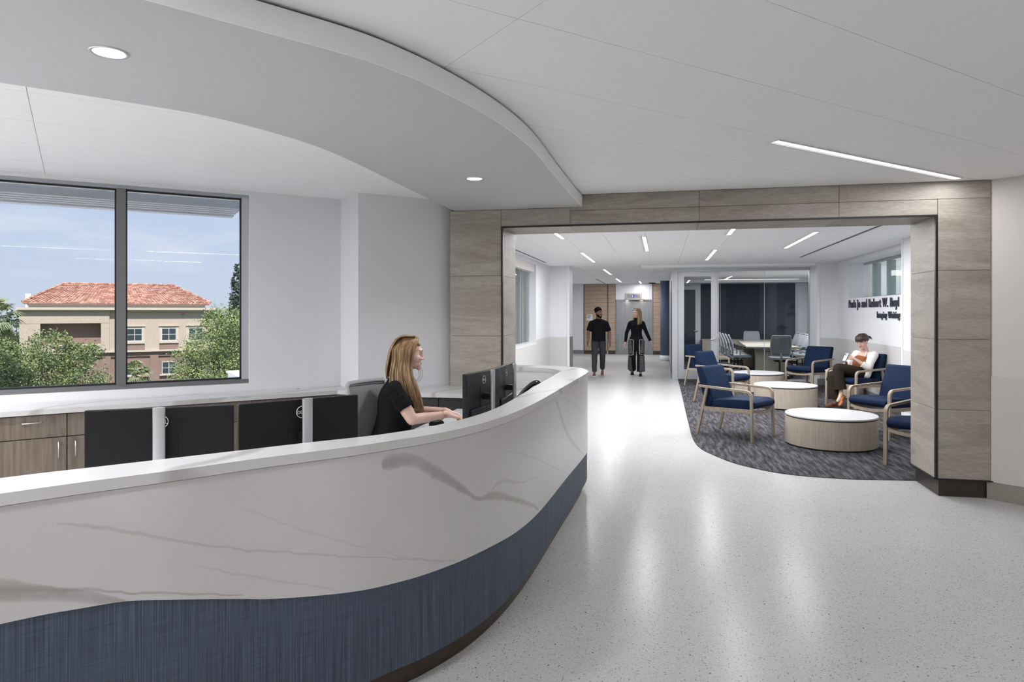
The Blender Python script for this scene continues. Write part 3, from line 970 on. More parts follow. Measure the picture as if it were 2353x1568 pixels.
obj('wainscot', box(B(), 3.39, 3.736, 16.134, 16.14, 0.15, 1.045), 'wainscot', wq3)
obj('corner_guard', box(B(), 3.319, 3.385, 16.130, 16.16, 0, 2.60), 'white_trim', wq3)
bm = B(); box(bm, 3.33, 3.738, 16.124, 16.14, 0, 0.15); box(bm, 3.724, 3.738, 11.25, 16.13, 0, 0.15)
struct('baseboard_right', bm, 'base_grey', 'grey baseboard of the waiting area', 'baseboard')
w3 = thing('window_3', 'high strip window with deep blue-grey mullions above the lettering', 'window', (0, 0, 0)); w3['kind'] = 'structure'
def w3p(name, x0, x1, y0, y1, z0, z1, mat): return obj(name, box(B(), x0, x1, y0, y1, z0, z1), mat, w3)
ys3 = [11.0, 11.95, 12.85, 13.75, 14.62]
w3p('frame_head', 4.02, 4.10, 11.0, 15.18, 2.56, 2.60, 'alu_mid')
w3p('frame_sill', 4.02, 4.10, 11.0, 15.18, 1.885, 1.915, 'alu_mid')
for y in ys3[1:]:
    w3p('mullion', 4.03, 4.17, y - 0.03, y + 0.03, 1.915, 2.56, 'fin_blue')
for a, b in zip(ys3, ys3[1:] + [15.18]):
    w3p('pane', 4.055, 4.061, a + 0.03, b - 0.03, 1.915, 2.56, 'pane_green')

# ---- lift lobby end wall
YE = 26.55
bm = B()
box(bm, -3.9, -1.70, YE, YE + 0.25, 0, 3.1); box(bm, -0.315, 3.5, YE, YE + 0.25, 0, 3.1); box(bm, -1.70, -0.315, YE, YE + 0.25, 2.075, 3.1); box(bm, -1.70, -0.315, YE + 0.2, YE + 0.25, 0, 2.08)
we = struct('wall_back', bm, 'wall_paint', 'white end wall around the lift doors', 'wall')
for x0, x1 in ((-2.905, -2.045), (-1.99, -1.723), (-0.305, -0.03)):
    z = 0.14; h = 0.1525
    while z < 2.66:
        obj('plank', box(B(), x0, x1, YE - 0.03, YE, z + 0.003, min(z + h, 2.68) - 0.003, bev=0.002, seg=1), 'plank_wood', we)
        z += h
    obj('plank_base', box(B(), x0 - 0.005, x1 + 0.005, YE - 0.034, YE, 0, 0.138), 'bronze', we)
    obj('plank_backing', box(B(), x0 - 0.03, x1 + 0.012, YE - 0.012, YE, 0.138, 2.68), 'bronze', we)
obj('base', box(B(), -3.7, -2.92, YE - 0.012, YE, 0, 0.15), 'base_grey', we)
bm = B(); box(bm, -3.9, -3.7, 16.72, YE, 0, 3.1)
struct('wall_left', bm, 'wall_paint', 'white side wall of the lift lobby', 'wall')

dl = thing('door_2', 'brushed steel lift doors at the end of the corridor', 'door', (-1.0, YE, 0)); dl['kind'] = 'structure'
obj('leaf', box(B(), -0.62, -0.004, -0.012, 0.03, 0.01, 2.035), 'steel', dl)
obj('leaf', box(B(), 0.004, 0.62, -0.012, 0.03, 0.01, 2.035), 'steel', dl)
bm = B(); box(bm, -0.685, -0.622, -0.045, 0.05, 0, 2.09); box(bm, 0.622, 0.685, -0.045, 0.05, 0, 2.09); box(bm, -0.622, 0.622, -0.045, 0.05, 2.037, 2.09)
obj('door_frame', bm, 'steel', dl)
obj('sill', box(B(), -0.62, 0.62, -0.05, 0.0, 0.0, 0.010), 'alu_dark', dl)
for x in (-0.27, 0.27):
    o = thing('ceiling_light', 'small warm spotlight over the %s half of the lift doors' % ('left' if x < 0 else 'right'), 'light', (-1.0 + x, YE - 0.10, 2.085), group='lift spotlights')
    obj('trim_ring', cyl(B(), (0, 0), 0.055, -0.004, 0.018, 16), 'steel', o)
    obj('lens', cyl(B(), (0, 0), 0.045, -0.012, -0.004, 16), 'lamp_warm', o)
    area('lift_spot', (-1.0 + x, YE - 0.10, 2.06), 0.08, 0, 0.6, color=(1, 0.86, 0.68), disk=True)
bm = B(); box(bm, -1.38, -0.62, YE - 0.18, YE, 2.066, 2.103)
tag(obj('lift_canopy', bm, 'steel'), 'shallow steel shelf holding spotlights above the lift', 'shelf', kind='structure')

# indicator over the lift
ind = thing('lift_indicator', 'steel floor indicator with blue display above the lift doors', 'indicator', (-1.03, YE, 2.20))
obj('bezel', box(B(), -0.305, 0.305, -0.05, 0.0, -0.095, 0.13, bev=0.006), 'plank_wood', ind); ind.children[0].data.materials[0] = MATS['stucco_cream']
obj('faceplate', box(B(), -0.235, 0.235, -0.056, -0.05, -0.045, 0.085), 'alu_dark', ind)
obj('display', box(B(), -0.09, 0.10, -0.060, -0.056, -0.025, 0.065), 'display_blue', ind)
bm = B(); prism_axis(bm, [(-0.075, 0.02), (-0.045, 0.055), (-0.015, 0.02), (-0.033, 0.02), (-0.033, -0.018), (-0.057, -0.018), (-0.057, 0.02)], -0.064, -0.060, lambda p, q, a: (p, a, q))
obj('arrow', bm, 'display_white', ind)
me = text_mesh('2', 0.10, 0.001); o = link('digit', me, 'display_white', ind); o.location = (0.055, -0.062, -0.022); o.rotation_euler = (PI / 2, 0, 0)
sg = thing('wall_sign', 'small white wall plate with two dark lines on the wood cladding', 'sign', (-2.70, YE - 0.031, 1.40))
obj('plate', box(B(), -0.115, 0.115, -0.008, 0.0, -0.115, 0.125), 'white_lam', sg)
for i, (w, z) in enumerate(((0.07, 0.045), (0.055, -0.02))):
    for k in range(3):
        obj('mark', box(B(), -0.08 + k * w * 0.62, -0.08 + k * w * 0.62 + w * 0.45, -0.010, -0.008, z, z + 0.028), 'letter_navy', sg)

# blue column
cl = thing('column', 'round navy column with white base near the lift', 'column', (0.16, 23.30, 0)); cl['kind'] = 'structure'
obj('shaft', cyl(B(), (0, 0), 0.20, 0.185, 2.64, 32), 'navy_column', cl, True)
obj('base', cyl(B(), (0, 0), 0.208, 0, 0.185, 32), 'white_trim', cl, True)

# ---- glazed meeting room
YG = 16.91
gp = thing('window_4', 'floor to ceiling glass partition of the meeting room', 'window', (0, 0, 0)); gp['kind'] = 'structure'
def gpp(name, x0, x1, z0, z1, mat, y0=-0.05, y1=0.06): return obj(name, box(B(), x0, x1, YG + y0, YG + y1, z0, z1), mat, gp)
gpp('post', 0.252, 0.380, 0, 2.635, 'alu_light')
gpp('post', 3.315, 3.384, 0, 2.635, 'alu_light')
gpp('head_rail', 0.380, 3.315, 2.575, 2.637, 'alu_light')
gpp('floor_rail', 1.30, 3.315, 0.0, 0.045, 'alu_light')
gpp('mullion', 1.288, 1.318, 0.0, 2.575, 'alu_light', -0.03, 0.03)
gpp('pane', 1.318, 2.339, 0.045, 2.575, 'pane_conf', -0.006, 0.006)
gpp('pane', 2.343, 3.315, 0.045, 2.575, 'pane_conf', -0.006, 0.006)
gpp('pane_joint', 2.336, 2.346, 0.045, 2.575, 'white_trim', -0.004, 0.004)
gpp('pane_joint', 1.350, 1.356, 0.045, 2.575, 'white_trim', -0.010, -0.006)
d1 = thing('door_1', 'glass door in a pale frame at the left of the partition', 'door', (0.386, YG, 0)); d1['kind'] = 'structure'
def dp(name, x0, x1, z0, z1, mat, y0=-0.022, y1=0.022): return obj(name, box(B(), x0, x1, y0, y1, z0, z1), mat, d1)
dp('stile', 0.0, 0.141, 0.012, 2.572, 'alu_light'); dp('stile', 0.760, 0.899, 0.012, 2.572, 'alu_light')
dp('top_rail', 0.141, 0.760, 2.455, 2.572, 'alu_light'); dp('bottom_rail', 0.141, 0.760, 0.012, 0.241, 'alu_light')
dp('pane', 0.141, 0.760, 0.241, 2.455, 'pane_conf', -0.005, 0.005)
hd = obj('handle', prism_axis(B(), [(0.045 * math.cos(a * PI / 8), 0.045 * math.sin(a * PI / 8)) for a in range(16)], -0.045, -0.022, lambda p, q, a: (0.838 + p, a, 0.96 + q)), 'silver', d1)
obj('lever', box(B(), 0.735, 0.845, -0.075, -0.055, 0.952, 0.970, bev=0.006), 'silver', hd)
# shell of the room
bm = B(); box(bm, 0.252, 0.36, 16.98, 23.3, 0, 2.9)
ws = struct('wall_left', bm, 'alu_light', 'grey side wall of the meeting room facing the lift lobby', 'wall')
obj('door_gap', box(B(), 0.244, 0.252, 17.6, 18.6, 0.02, 2.4), 'black_trim', ws)
obj('kick_plate', box(B(), 0.244, 0.254, 16.98, 23.3, 0.0, 0.10), 'alu_dark', ws)
bm = B(); box(bm, 0.252, 4.7, 23.25, 23.40, 0, 2.9)
wc = struct('wall_back', bm, 'wall_paint', 'white end wall of the meeting room', 'wall')
obj('fabric_panel', box(B(), 1.26, 4.14, 23.21, 23.25, 0.72, 2.52), 'navy_wall', wc)
obj('corner_trim', box(B(), 4.14, 4.19, 23.20, 23.25, 0.0, 2.60), 'alu_light', wc)
bm = B(); box(bm, 0.36, 4.6, 22.6, 23.2, 2.54, 2.70)
struct('ceiling', bm, 'ceiling_paint', 'dropped ceiling edge over the navy wall in the meeting room', 'ceiling')
bm = B()
for (y0, y1, z0, z1) in ((16.9, 23.3, 0, 1.72), (16.9, 23.3, 2.46, 2.9), (16.9, 19.5, 1.72, 2.46), (22.85, 23.3, 1.72, 2.46)): box(bm, 4.5, 4.75, y0, y1, z0, z1)
wm = struct('wall_right', bm, 'wall_paint', 'white right wall of the meeting room with a high window', 'wall')
obj('wainscot', box(B(), 4.494, 4.5, 16.95, 23.24, 0.15, 1.045), 'wainscot', wm)
w5 = thing('window_5', 'high window inside the meeting room', 'window', (0, 0, 0)); w5['kind'] = 'structure'
obj('pane', box(B(), 4.60, 4.606, 19.5, 22.85, 1.72, 2.46), 'pane_clear', w5)
bm = B(); box(bm, 4.58, 4.63, 19.5, 22.85, 1.72, 1.76); box(bm, 4.58, 4.63, 19.5, 22.85, 2.42, 2.46); obj('frame', bm, 'white_trim', w5)
d3 = thing('door_3', 'white framed glass door on the far left wall of the meeting room', 'door', (0.62, 23.24, 0)); d3['kind'] = 'structure'
bm = B(); box(bm, 0.46, 0.62, -0.04, 0, 0, 2.46); box(bm, -0.1, 0.46, -0.04, 0, 2.34, 2.46); box(bm, -0.2, -0.1, -0.04, 0, 0, 2.46)
obj('door_frame', bm, 'white_trim', d3)
obj('pane', box(B(), -0.1, 0.46, -0.02, 0, 0, 2.34), 'window_dark', d3)
obj('lever', tube(B(), [(0.53, -0.05, 0.99), (0.53, -0.09, 0.99), (0.42, -0.09, 0.99)], 0.02, 8), 'silver', d3)
ls = thing('ceiling_light', 'long slim light strip on the meeting room ceiling', 'light', (2.7, 22.3, 2.63))
obj('housing', box(B(), -1.4, 1.4, -0.035, 0.035, -0.012, 0.007), 'white_trim', ls)
obj('diffuser', box(B(), -1.38, 1.38, -0.025, 0.025, -0.020, -0.012), 'lamp_soft', ls)
area('meeting_fill', (2.7, 19.2, 2.60), 2.6, 2.6, CONF_W)  # added fill lamp without a fixture, brightens the whole room
# ================================================================== RECEPTION DESK
k_ = 0.987
outer = [(-2.75, 0.45), (-2.3, 1.10)] + [(x * k_, y * k_) for x, y in [(-1.924, 1.679), (-1.791, 1.858), (-1.628, 2.055), (-1.449, 2.295), (-1.226, 2.554), (-1.109, 2.723), (-0.984, 2.92), (-0.862, 3.214), (-0.777, 3.616), (-0.728, 4.148), (-0.691, 5.053), (-0.66, 5.763), (-0.651, 6.24), (-0.688, 6.473), (-0.789, 6.712), (-0.908, 6.815), (-1.168, 6.905), (-1.417, 6.917), (-1.548, 6.917)]]
inner = [(-2.92, 0.62), (-2.50, 1.24)] + [(x * k_, y * k_) for x, y in [(-2.105, 1.837), (-1.948, 2.022), (-1.775, 2.22), (-1.611, 2.405), (-1.432, 2.61), (-1.259, 2.794), (-1.181, 2.900), (-1.100, 3.037), (-1.019, 3.230), (-0.950, 3.48), (-0.909, 3.80), (-0.900, 4.25), (-0.904, 5.028), (-0.901, 6.185), (-0.94, 6.369), (-1.015, 6.504), (-1.154, 6.589), (-1.353, 6.635), (-1.55, 6.64)]]
OC = catmull([(x, y, 0) for x, y in outer], 12)
IC = catmull([(x, y, 0) for x, y in inner], 12)
Lc = [0.0]
for i in range(1, len(OC)): Lc.append(Lc[-1] + (OC[i] - OC[i - 1]).length)
desk = thing('reception_desk', 'curved reception desk with white marble front and dark blue lower panel', 'desk', (0, 0, 0))
NR = 170
oc, _ = resample(OC, NR); ic, _ = resample(IC, NR)
t2 = lambda P: [(p.x, p.y) for p in P]
bm = B(); strip_solid(bm, t2(oc), t2(ic), 1.030, 1.067)
es = [e for e in bm.edges if len(e.link_faces) == 2 and abs(e.link_faces[0].normal.z - e.link_faces[1].normal.z) > 0.5]
top = obj('countertop', bm, 'marble_top', desk); auto_smooth(top, 30)
# apron: bottom edge waves along the arc
bpts = [(0.0, 0.70), (0.8, 0.69), (1.477, 0.681), (1.686, 0.669), (1.819, 0.657), (1.977, 0.621), (2.15, 0.575), (2.309, 0.534), (2.583, 0.490), (2.80, 0.468), (3.07, 0.459), (3.4, 0.446), (3.843, 0.412), (4.3, 0.390), (4.95, 0.378), (5.5, 0.370), (6.118, 0.357), (6.6, 0.345), (7.6, 0.33)]
bc = catmull([(u, z, 0) for u, z in bpts], 8)
def zb(u):
    for a, b in zip(bc[:-1], bc[1:]):
        if a.x <= u <= b.x: return a.y + (b.y - a.y) * (u - a.x) / max(1e-9, b.x - a.x)
    return bc[-1].y
def wall_strip(name, off0, off1, zlo, zhi, mat, uvs=True):
    A = offset2(OC, off0); Bq = offset2(OC, off1)
    n = len(OC)
    me = bpy.data.meshes.new(name)
    V, F, UV = [], [], []
    for i in range(n):
        u = Lc[i]; l = zlo(u) if callable(zlo) else zlo; h = zhi(u) if callable(zhi) else zhi
        V += [(A[i].x, A[i].y, l), (A[i].x, A[i].y, h), (Bq[i].x, Bq[i].y, l), (Bq[i].x, Bq[i].y, h)]
    for i in range(n - 1):
        a = 4 * i; b = a + 4
        F += [(a, b, b + 1, a + 1), (b + 2, a + 2, a + 3, b + 3), (a + 1, b + 1, b + 3, a + 3), (a, a + 2, b + 2, b)]
    F += [(0, 1, 3, 2), (4 * n - 4, 4 * n - 2, 4 * n - 1, 4 * n - 3)]
    me.from_pydata(V, [], F)
    uvl = me.uv_layers.new(name='UVMap')
    for poly in me.polygons:
        for li in poly.loop_indices:
            vi = me.loops[li].vertex_index
            uvl.data[li].uv = (Lc[vi // 4], V[vi][2])
    me.update()
    o = link(name, me, mat, desk)
    return auto_smooth(o, 35)
wall_strip('apron', 0.006, 0.030, zb, 1.0275, 'marble_apron')
wall_strip('lower_panel', 0.011, 0.035, 0.10, lambda u: zb(u) - 0.002, 'desk_blue')
wall_strip('toe_kick', 0.055, 0.075, 0.0, 0.10, 'bronze')
# inside face and work surface
iin = offset2(ic, -0.02)
bm = B(); strip_solid(bm, t2(offset2(ic, -0.012)), t2(offset2(ic, -0.034)), 0.02, 1.030)
auto_smooth(obj('inner_panel', bm, 'white_lam', desk), 35)
wsf = [(-2.9, 0.66), (-2.5, 1.26)] + [(p.x, p.y) for p in ic if p.y > 1.5 and p.y < 6.0 and p.x < -0.85]
cx_ = []
back = [(-0.905, 5.90), (-1.78, 5.90), (-1.78, 4.80), (-1.80, 4.25), (-1.95, 3.75), (-2.20, 3.30), (-2.55, 2.85), (-2.95, 2.35), (-3.45, 1.75), (-3.9, 1.2)]
pts = [(x - 0.004, y) for x, y in wsf] + back
bm = B(); prism(bm, pts, 0.705, 0.740)
obj('work_surface', bm, 'white_lam', desk)
for x, y in ((-1.70, 5.6), (-1.74, 4.35), (-2.6, 2.5)):
    obj('leg_panel', box(B(), x - 0.02, x + 0.02, y - 0.25, y + 0.05, 0, 0.705), 'dark_cabinet', desk)

# ================================================================== BACK COUNTER
CA = (-4.76, 4.154); CD = (0.691, 0.723); CN = (-0.723, 0.691)
def CP(s, off): return (CA[0] + CD[0] * s + CN[0] * off, CA[1] + CD[1] * s + CN[1] * off)
ct = thing('counter', 'white marble counter running under the window and along the portal', 'counter', (0, 0, 0))
f0 = CP(-1.6, 0.0)
pts = [f0, CP(2.56, 0.0), (-2.80, 5.985), (-2.09, 5.962), (-1.40, 5.99), (-0.93, 6.0), (-0.93, 6.585), (-2.06, 6.612), (-2.066, 6.752), (-2.822, 6.062), (-3.141, 6.366), WL(0.0, -0.006), WL(-2.9, -0.006)]
bm = B(); prism(bm, pts, 0.825, 0.863)
obj('countertop', bm, 'marble_top', ct)
obj('grommet', cyl(B(), (-3.42, 6.02), 0.028, 0.863, 0.868, 16), 'alu_light', ct)
def cab_box(bm, s0, s1, o0, o1, z0, z1, bev=0.0):
    c0 = CP((s0 + s1) / 2, (o0 + o1) / 2)
    obox(bm, (c0[0], c0[1], (z0 + z1) / 2), (CD[0] * (s1 - s0) / 2, CD[1] * (s1 - s0) / 2, 0), (CN[0] * (o1 - o0) / 2, CN[1] * (o1 - o0) / 2, 0), (0, 0, (z1 - z0) / 2), bev, 1)
    return bm
def handle(parent, s, z, vertical):
    P = lambda a, o, zz: (*CP(a, o), zz)
    if vertical: pts = [P(s, 0.018, z - 0.062), P(s, -0.012, z - 0.058), P(s, -0.012, z + 0.058), P(s, 0.018, z + 0.062)]
    else: pts = [P(s - 0.062, 0.018, z), P(s - 0.058, -0.012, z), P(s + 0.058, -0.012, z), P(s + 0.062, 0.018, z)]
    obj('handle', tube(B(), pts, 0.0045, 8), 'silver', parent, True)
seams = [(-0.88, -0.03, 'R', 'wood base cabinet cut off at the left edge of the photo'), (-0.03, 0.415, 'R', 'wood base cabinet left of the black monitors with one drawer pull'), (0.415, 0.87, 'L', 'wood base cabinet half hidden by the left black monitor'), (0.87, 1.318, 'R', 'wood base cabinet right behind the left black monitor'), (1.318, 1.788, 'L', 'wood base cabinet seen in the gap between the two black monitors'), (1.788, 2.226, 'R', 'wood base cabinet behind the second black monitor'), (2.226, 2.57, 'L', 'wood base cabinet at the corner behind the grey office chair')]
for s0, s1, side, lab in seams:
    cb = thing('base_cabinet', lab, 'cabinet', (0, 0, 0), group='wood base cabinets under the window counter')
    obj('carcass', cab_box(B(), s0 + 0.001, s1 - 0.001, 0.042, 0.36, 0.09, 0.823), 'dark_gap', cb)
    obj('plinth', cab_box(B(), s0 + 0.001, s1 - 0.001, 0.08, 0.36, 0.0, 0.09), 'base_grey', cb)
    dr = obj('drawer', cab_box(B(), s0 + 0.003, s1 - 0.003, 0.02, 0.042, 0.645, 0.818, 0.0015), 'cabinet_wood', cb)
    handle(dr, (s0 + s1) / 2, 0.765, False)
    dd = obj('door', cab_box(B(), s0 + 0.003, s1 - 0.003, 0.02, 0.042, 0.095, 0.639, 0.0015), 'cabinet_wood', cb)
    handle(dd, s1 - 0.055 if side == 'R' else s0 + 0.055, 0.545, True)
for i, (x0, x1) in enumerate(((-2.27, -1.72), (-1.715, -0.98))):
    cb = thing('base_cabinet', 'black cabinet under the counter %s' % ('beside the receptionist' if i == 0 else 'behind the right pair of monitors'), 'cabinet', ((x0 + x1) / 2, 6.3, 0))
    w = (x1 - x0) / 2 - 0.002
    obj('carcass', box(B(), -w, w, -0.26, 0.19, 0.08, 0.822), 'dark_cabinet', cb)
    obj('door', box(B(), -w + 0.004, -0.002, -0.28, -0.262, 0.09, 0.815, bev=0.002, seg=1), 'dark_cabinet', cb)
    obj('door', box(B(), 0.002, w - 0.004, -0.28, -0.262, 0.09, 0.815, bev=0.002, seg=1), 'dark_cabinet', cb)
    obj('plinth', box(B(), -w, w, -0.22, 0.26, 0.0, 0.08), 'dark_gap', cb)

# ================================================================== MONITORS
def monitor(loc, rz, label, zt=1.20, w=0.562):
    """local: screen faces +y, back faces -y (towards the lobby)"""
    m = thing('monitor', label, 'monitor', (loc[0], loc[1], 0.74), rz, 'black monitors on the desk')
    z1 = zt - 0.74; z0 = z1 - 0.335
    bm = B(); box(bm, -w / 2, w / 2, -0.012, 0.018, z0, z1, bev=0.004)
    bmesh.ops.recalc_face_normals(bm, faces=bm.faces)
    obj('shell', bm, 'black_plastic', m)
    obj('screen', box(B(), -w / 2 + 0.007, w / 2 - 0.007, 0.018, 0.0195, z0 + 0.012, z1 - 0.007), 'screen_panel', m)
    obj('back_hump', box(B(), -w / 2 + 0.05, w / 2 - 0.05, -0.026, -0.012, z0 + 0.004, z0 + 0.10, bev=0.008), 'black_plastic', m)
    vp = obj('vesa_plate', box(B(), -0.062, 0.062, -0.0145, -0.012, z1 - 0.235, z1 - 0.105), 'black_plastic', m)
    zc = z1 - 0.058
    lg = obj('logo', tube(B(), [(0.026 * math.cos(a * PI / 16), -0.0135, zc + 0.026 * math.sin(a * PI / 16)) for a in range(33)], 0.0016, 6), 'logo_white', m)
    me = text_mesh('DELL', 0.021, 0.0004)
    o = link('logo_text', me, 'logo_white', lg); o.location = (0.0, -0.0135, zc - 0.008); o.rotation_euler = (PI / 2, 0, 0)
    obj('arm', box(B(), -0.018, 0.018, -0.062, -0.0145, z1 - 0.19, z1 - 0.15, bev=0.003), 'black_plastic', m)
    prof = [(0.024 * math.cos(a), 0.018 * math.sin(a) if math.sin(a) > 0 else 0.012 * math.sin(a)) for a in [2 * PI * i / 20 for i in range(20)]]
    bm = B(); prism(bm, [(p, -0.078 + q) for p, q in prof], 0.012, z1 + 0.010)
    auto_smooth(obj('stand_column', bm, 'silver', m), 50)
    obj('stand_base', box(B(), -0.13, 0.13, -0.13, 0.07, 0.0, 0.012, bev=0.004), 'silver', m)
    return m
def mon_at(a, b, label, dx=0.0, **kw):
    # a, b: plan ends of the back face as seen, left to right from the lobby
    ang = math.atan2(b[1] - a[1], b[0] - a[0])
    return monitor(((a[0] + b[0]) / 2, (a[1] + b[1]) / 2), ang, label, **kw)
mon_at((-2.29, 2.367), (-1.812, 2.66), 'black monitor nearest the left edge of the desk, seen from behind')
mon_at((-1.799, 2.679), (-1.450, 3.11), 'black monitor seen from behind, just left of the grey office chair')
mon_at((-1.237, 4.27), (-1.150, 4.82), 'black monitor at the receptionist\'s hands, nearer of the right pair')
mon_at((-1.160, 4.83), (-1.172, 5.39), 'black monitor farther of the right pair, next to the desk phone')

# keyboard, mouse, phone
kb = thing('keyboard', 'black keyboard under the receptionist\'s hands', 'keyboard', (-1.44, 5.02, 0.741), math.radians(-70))
obj('case', box(B(), -0.22, 0.22, -0.065, 0.065, 0.0, 0.016, bev=0.003), 'black_plastic', kb)
bm = B()
for r in range(5):
    for c in range(15):
        x = -0.207 + c * 0.0285; y = -0.052 + r * 0.0235
        box(bm, x, x + 0.0235, y, y + 0.0185, 0.016, 0.022)
kk = obj('keys', bm, 'black_gloss', kb); kk['kind'] = 'stuff'
ms = thing('mouse', 'black wireless mouse on the white work surface', 'mouse', (-1.672, 5.00, 0.741), math.radians(-60))
bm = B(); lathe(bm, [(0.0, 0.040), (0.012, 0.0395), (0.022, 0.036), (0.030, 0.028), (0.034, 0.014), (0.034, 0.0), (0.0, 0.0)], 20)
bmesh.ops.scale(bm, vec=(1, 1.75, 1), verts=bm.verts)
obj('body', bm, 'black_plastic', ms, True)
obj('wheel', tube(B(), [(-0.004, 0.032, 0.034), (0.004, 0.032, 0.034)], 0.009, 12), 'grey_plastic', ms)
ph = thing('desk_phone', 'black desk phone peeking over the counter right of the monitors', 'phone', (-1.13, 5.72, 0.741), math.radians(-92))
bm = B(); prism_axis(bm, [(-0.11, 0.0), (0.10, 0.0), (0.10, 0.20), (0.075, 0.20), (-0.11, 0.03)], -0.10, 0.10, lambda p, q, a: (a, p, q))
obj('base', bm, 'black_plastic', ph)
sl_ = [(-0.055, 0.085 - 0.2 * 0 + 0.0, 0.0)]
hp = [(-0.06, 0.118, 0.235), (-0.06, 0.095, 0.258), (-0.06, 0.05, 0.245), (-0.06, -0.02, 0.185), (-0.06, -0.075, 0.115), (-0.06, -0.105, 0.085), (-0.06, -0.12, 0.06)]
obj('handset', tube(B(), catmull(hp, 5), [0.019 + 0.007 * abs(2 * i / 30 - 1) for i in range(31)], 10), 'black_gloss', ph, True)
obj('light_strip', box(B(), -0.066, -0.054, 0.085, 0.10, 0.262, 0.283), 'lip_pink', ph)
for r in range(4):
    for c in range(3):
        y = -0.05 + r * 0.028; z = 0.03 + (y + 0.11) * 0.92
        obj('button', box(B(), 0.0 + c * 0.026, 0.018 + c * 0.026, y, y + 0.016, z, z + 0.010), 'grey_plastic', ph)
# ================================================================== CEILING LIGHTS
def linear_light(x, y, L, rz, z, label, power, w=0.075, group='recessed linear ceiling lights'):
    o = thing('linear_light', label, 'light', (x, y, z), rz, group)
    h = L / 2
    bm = B(); box(bm, -w / 2 - 0.012, w / 2 + 0.012, -h - 0.012, -h, -0.008, 0.004); box(bm, -w / 2 - 0.012, w / 2 + 0.012, h, h + 0.012, -0.008, 0.004)
    box(bm, -w / 2 - 0.012, -w / 2, -h, h, -0.008, 0.004); box(bm, w / 2, w / 2 + 0.012, -h, h, -0.008, 0.004)
    obj('frame', bm, 'white_trim', o)
    obj('diffuser', box(B(), -w / 2 + 0.024, w / 2, -h, h, -0.006, -0.002), 'lamp_white', o)
    obj('groove', box(B(), -w / 2 + 0.012, -w / 2 + 0.024, -h, h, -0.004, -0.002), 'reveal_grey', o)
    obj('flange', box(B(), -w / 2, -w / 2 + 0.012, -h, h, -0.010, -0.002), 'white_trim', o)
    area('linear_lamp', (x + 0.012 * math.cos(rz), y + 0.012 * math.sin(rz), z - 0.012), w - 0.026, L, power, rz)
    return o
A45 = math.atan2(0.698, 0.716) - PI / 2
linear_light(1.58, 5.65, 2.39, A45, ZC, 'long slanting light strip ending at the stone portal', LOBBY_W)
for i, (x, y) in enumerate(((1.7, 0.9), (-0.4, -1.2), (2.6, -1.8), (-4.4, -0.6))):
    linear_light(x, y, 2.39, A45, ZC, 'added unseen light strip in the lobby ceiling %s' % ('above the camera', 'behind the camera', 'far behind the camera on the right', 'behind the left end of the desk')[i], LOBBY_W * (1.4, 1.0, 1.4, 0.5)[i])
for i, (s_, o_) in enumerate(((-4.2, -1.2), (-4.4, -2.8), (-2.6, -4.9))):
    x, y = WL(s_, o_)
    linear_light(x, y, 2.39, math.atan2(UY, UX) - PI / 2, ZC, 'added fill light strip out of frame left, ' + ('next to the window', 'farther from the window', 'over the end of the desk')[i], LEFT_FILL_W * (1.7, 1.1, 0.4)[i])
names = ['light strip half hidden by the portal head, left row', 'light strip second in the left corridor row', 'light strip third in the left corridor row', 'light strip last in the left corridor row', 'light strip just before the lift on the navy column side', 'light strip pointing at the viewer in the middle of the ceiling', 'light strip half hidden by the portal head, right of centre', 'light strip before the meeting room soffit', 'longest-looking light strip beside the black ceiling slot']
for (x, y0, y1), lab in zip([(-1.43, 7.66, 10.06), (-1.43, 12.5, 14.9), (-1.43, 17.5, 19.9), (-1.43, 22.4, 24.9), (-0.76, 24.5, 26.3), (-0.26, 10.05, 12.42), (0.905, 7.62, 10.03), (0.905, 12.4, 14.8), (2.035, 9.95, 12.33)], names):
    linear_light(x, (y0 + y1) / 2, y1 - y0, 0, ZK, lab, CORR_W * (y1 - y0) / 2.4 * (0.5 if y0 > 24 else 0.72 if x < -1 else 1.12))
for (x, y, lab) in ((-2.105, 2.29, 'round recessed downlight in the soffit, the large one near the left'), (-1.385, 5.04, 'round recessed downlight in the soffit above the right monitors')):
    o = thing('downlight', lab, 'light', (x, y, 2.615), 0, 'soffit downlights')
    obj('trim_ring', lathe(B(), [(0.058, 0.004), (0.058, -0.004), (0.068, -0.005), (0.071, 0.0), (0.071, 0.004)], 32), 'silver', o, True)
    obj('lens', cyl(B(), (0, 0), 0.058, -0.0025, 0.002, 32), 'lamp_white', o)
    area('downlight_lamp', (x, y, 2.607), 0.11, 0, DOWN_W, disk=True, spread=2.2)
for (x, y0, y1, lab) in ((2.68, 8.0, 14.5, 'long black air slot in the waiting room ceiling'), (-2.48, 9.0, 14.9, 'black air slot in the ceiling over the corridor window'), (-2.09, 22.6, 26.3, 'black air slot in the ceiling before the wood cladding')):
    o = thing('air_slot', lab, 'vent', (x, (y0 + y1) / 2, ZK))
    obj('slot', box(B(), -0.022, 0.022, -(y1 - y0) / 2, (y1 - y0) / 2, -0.003, 0.002), 'black_trim', o)
    obj('flange', box(B(), 0.022, 0.040, -(y1 - y0) / 2, (y1 - y0) / 2, -0.004, 0.002), 'white_trim', o)

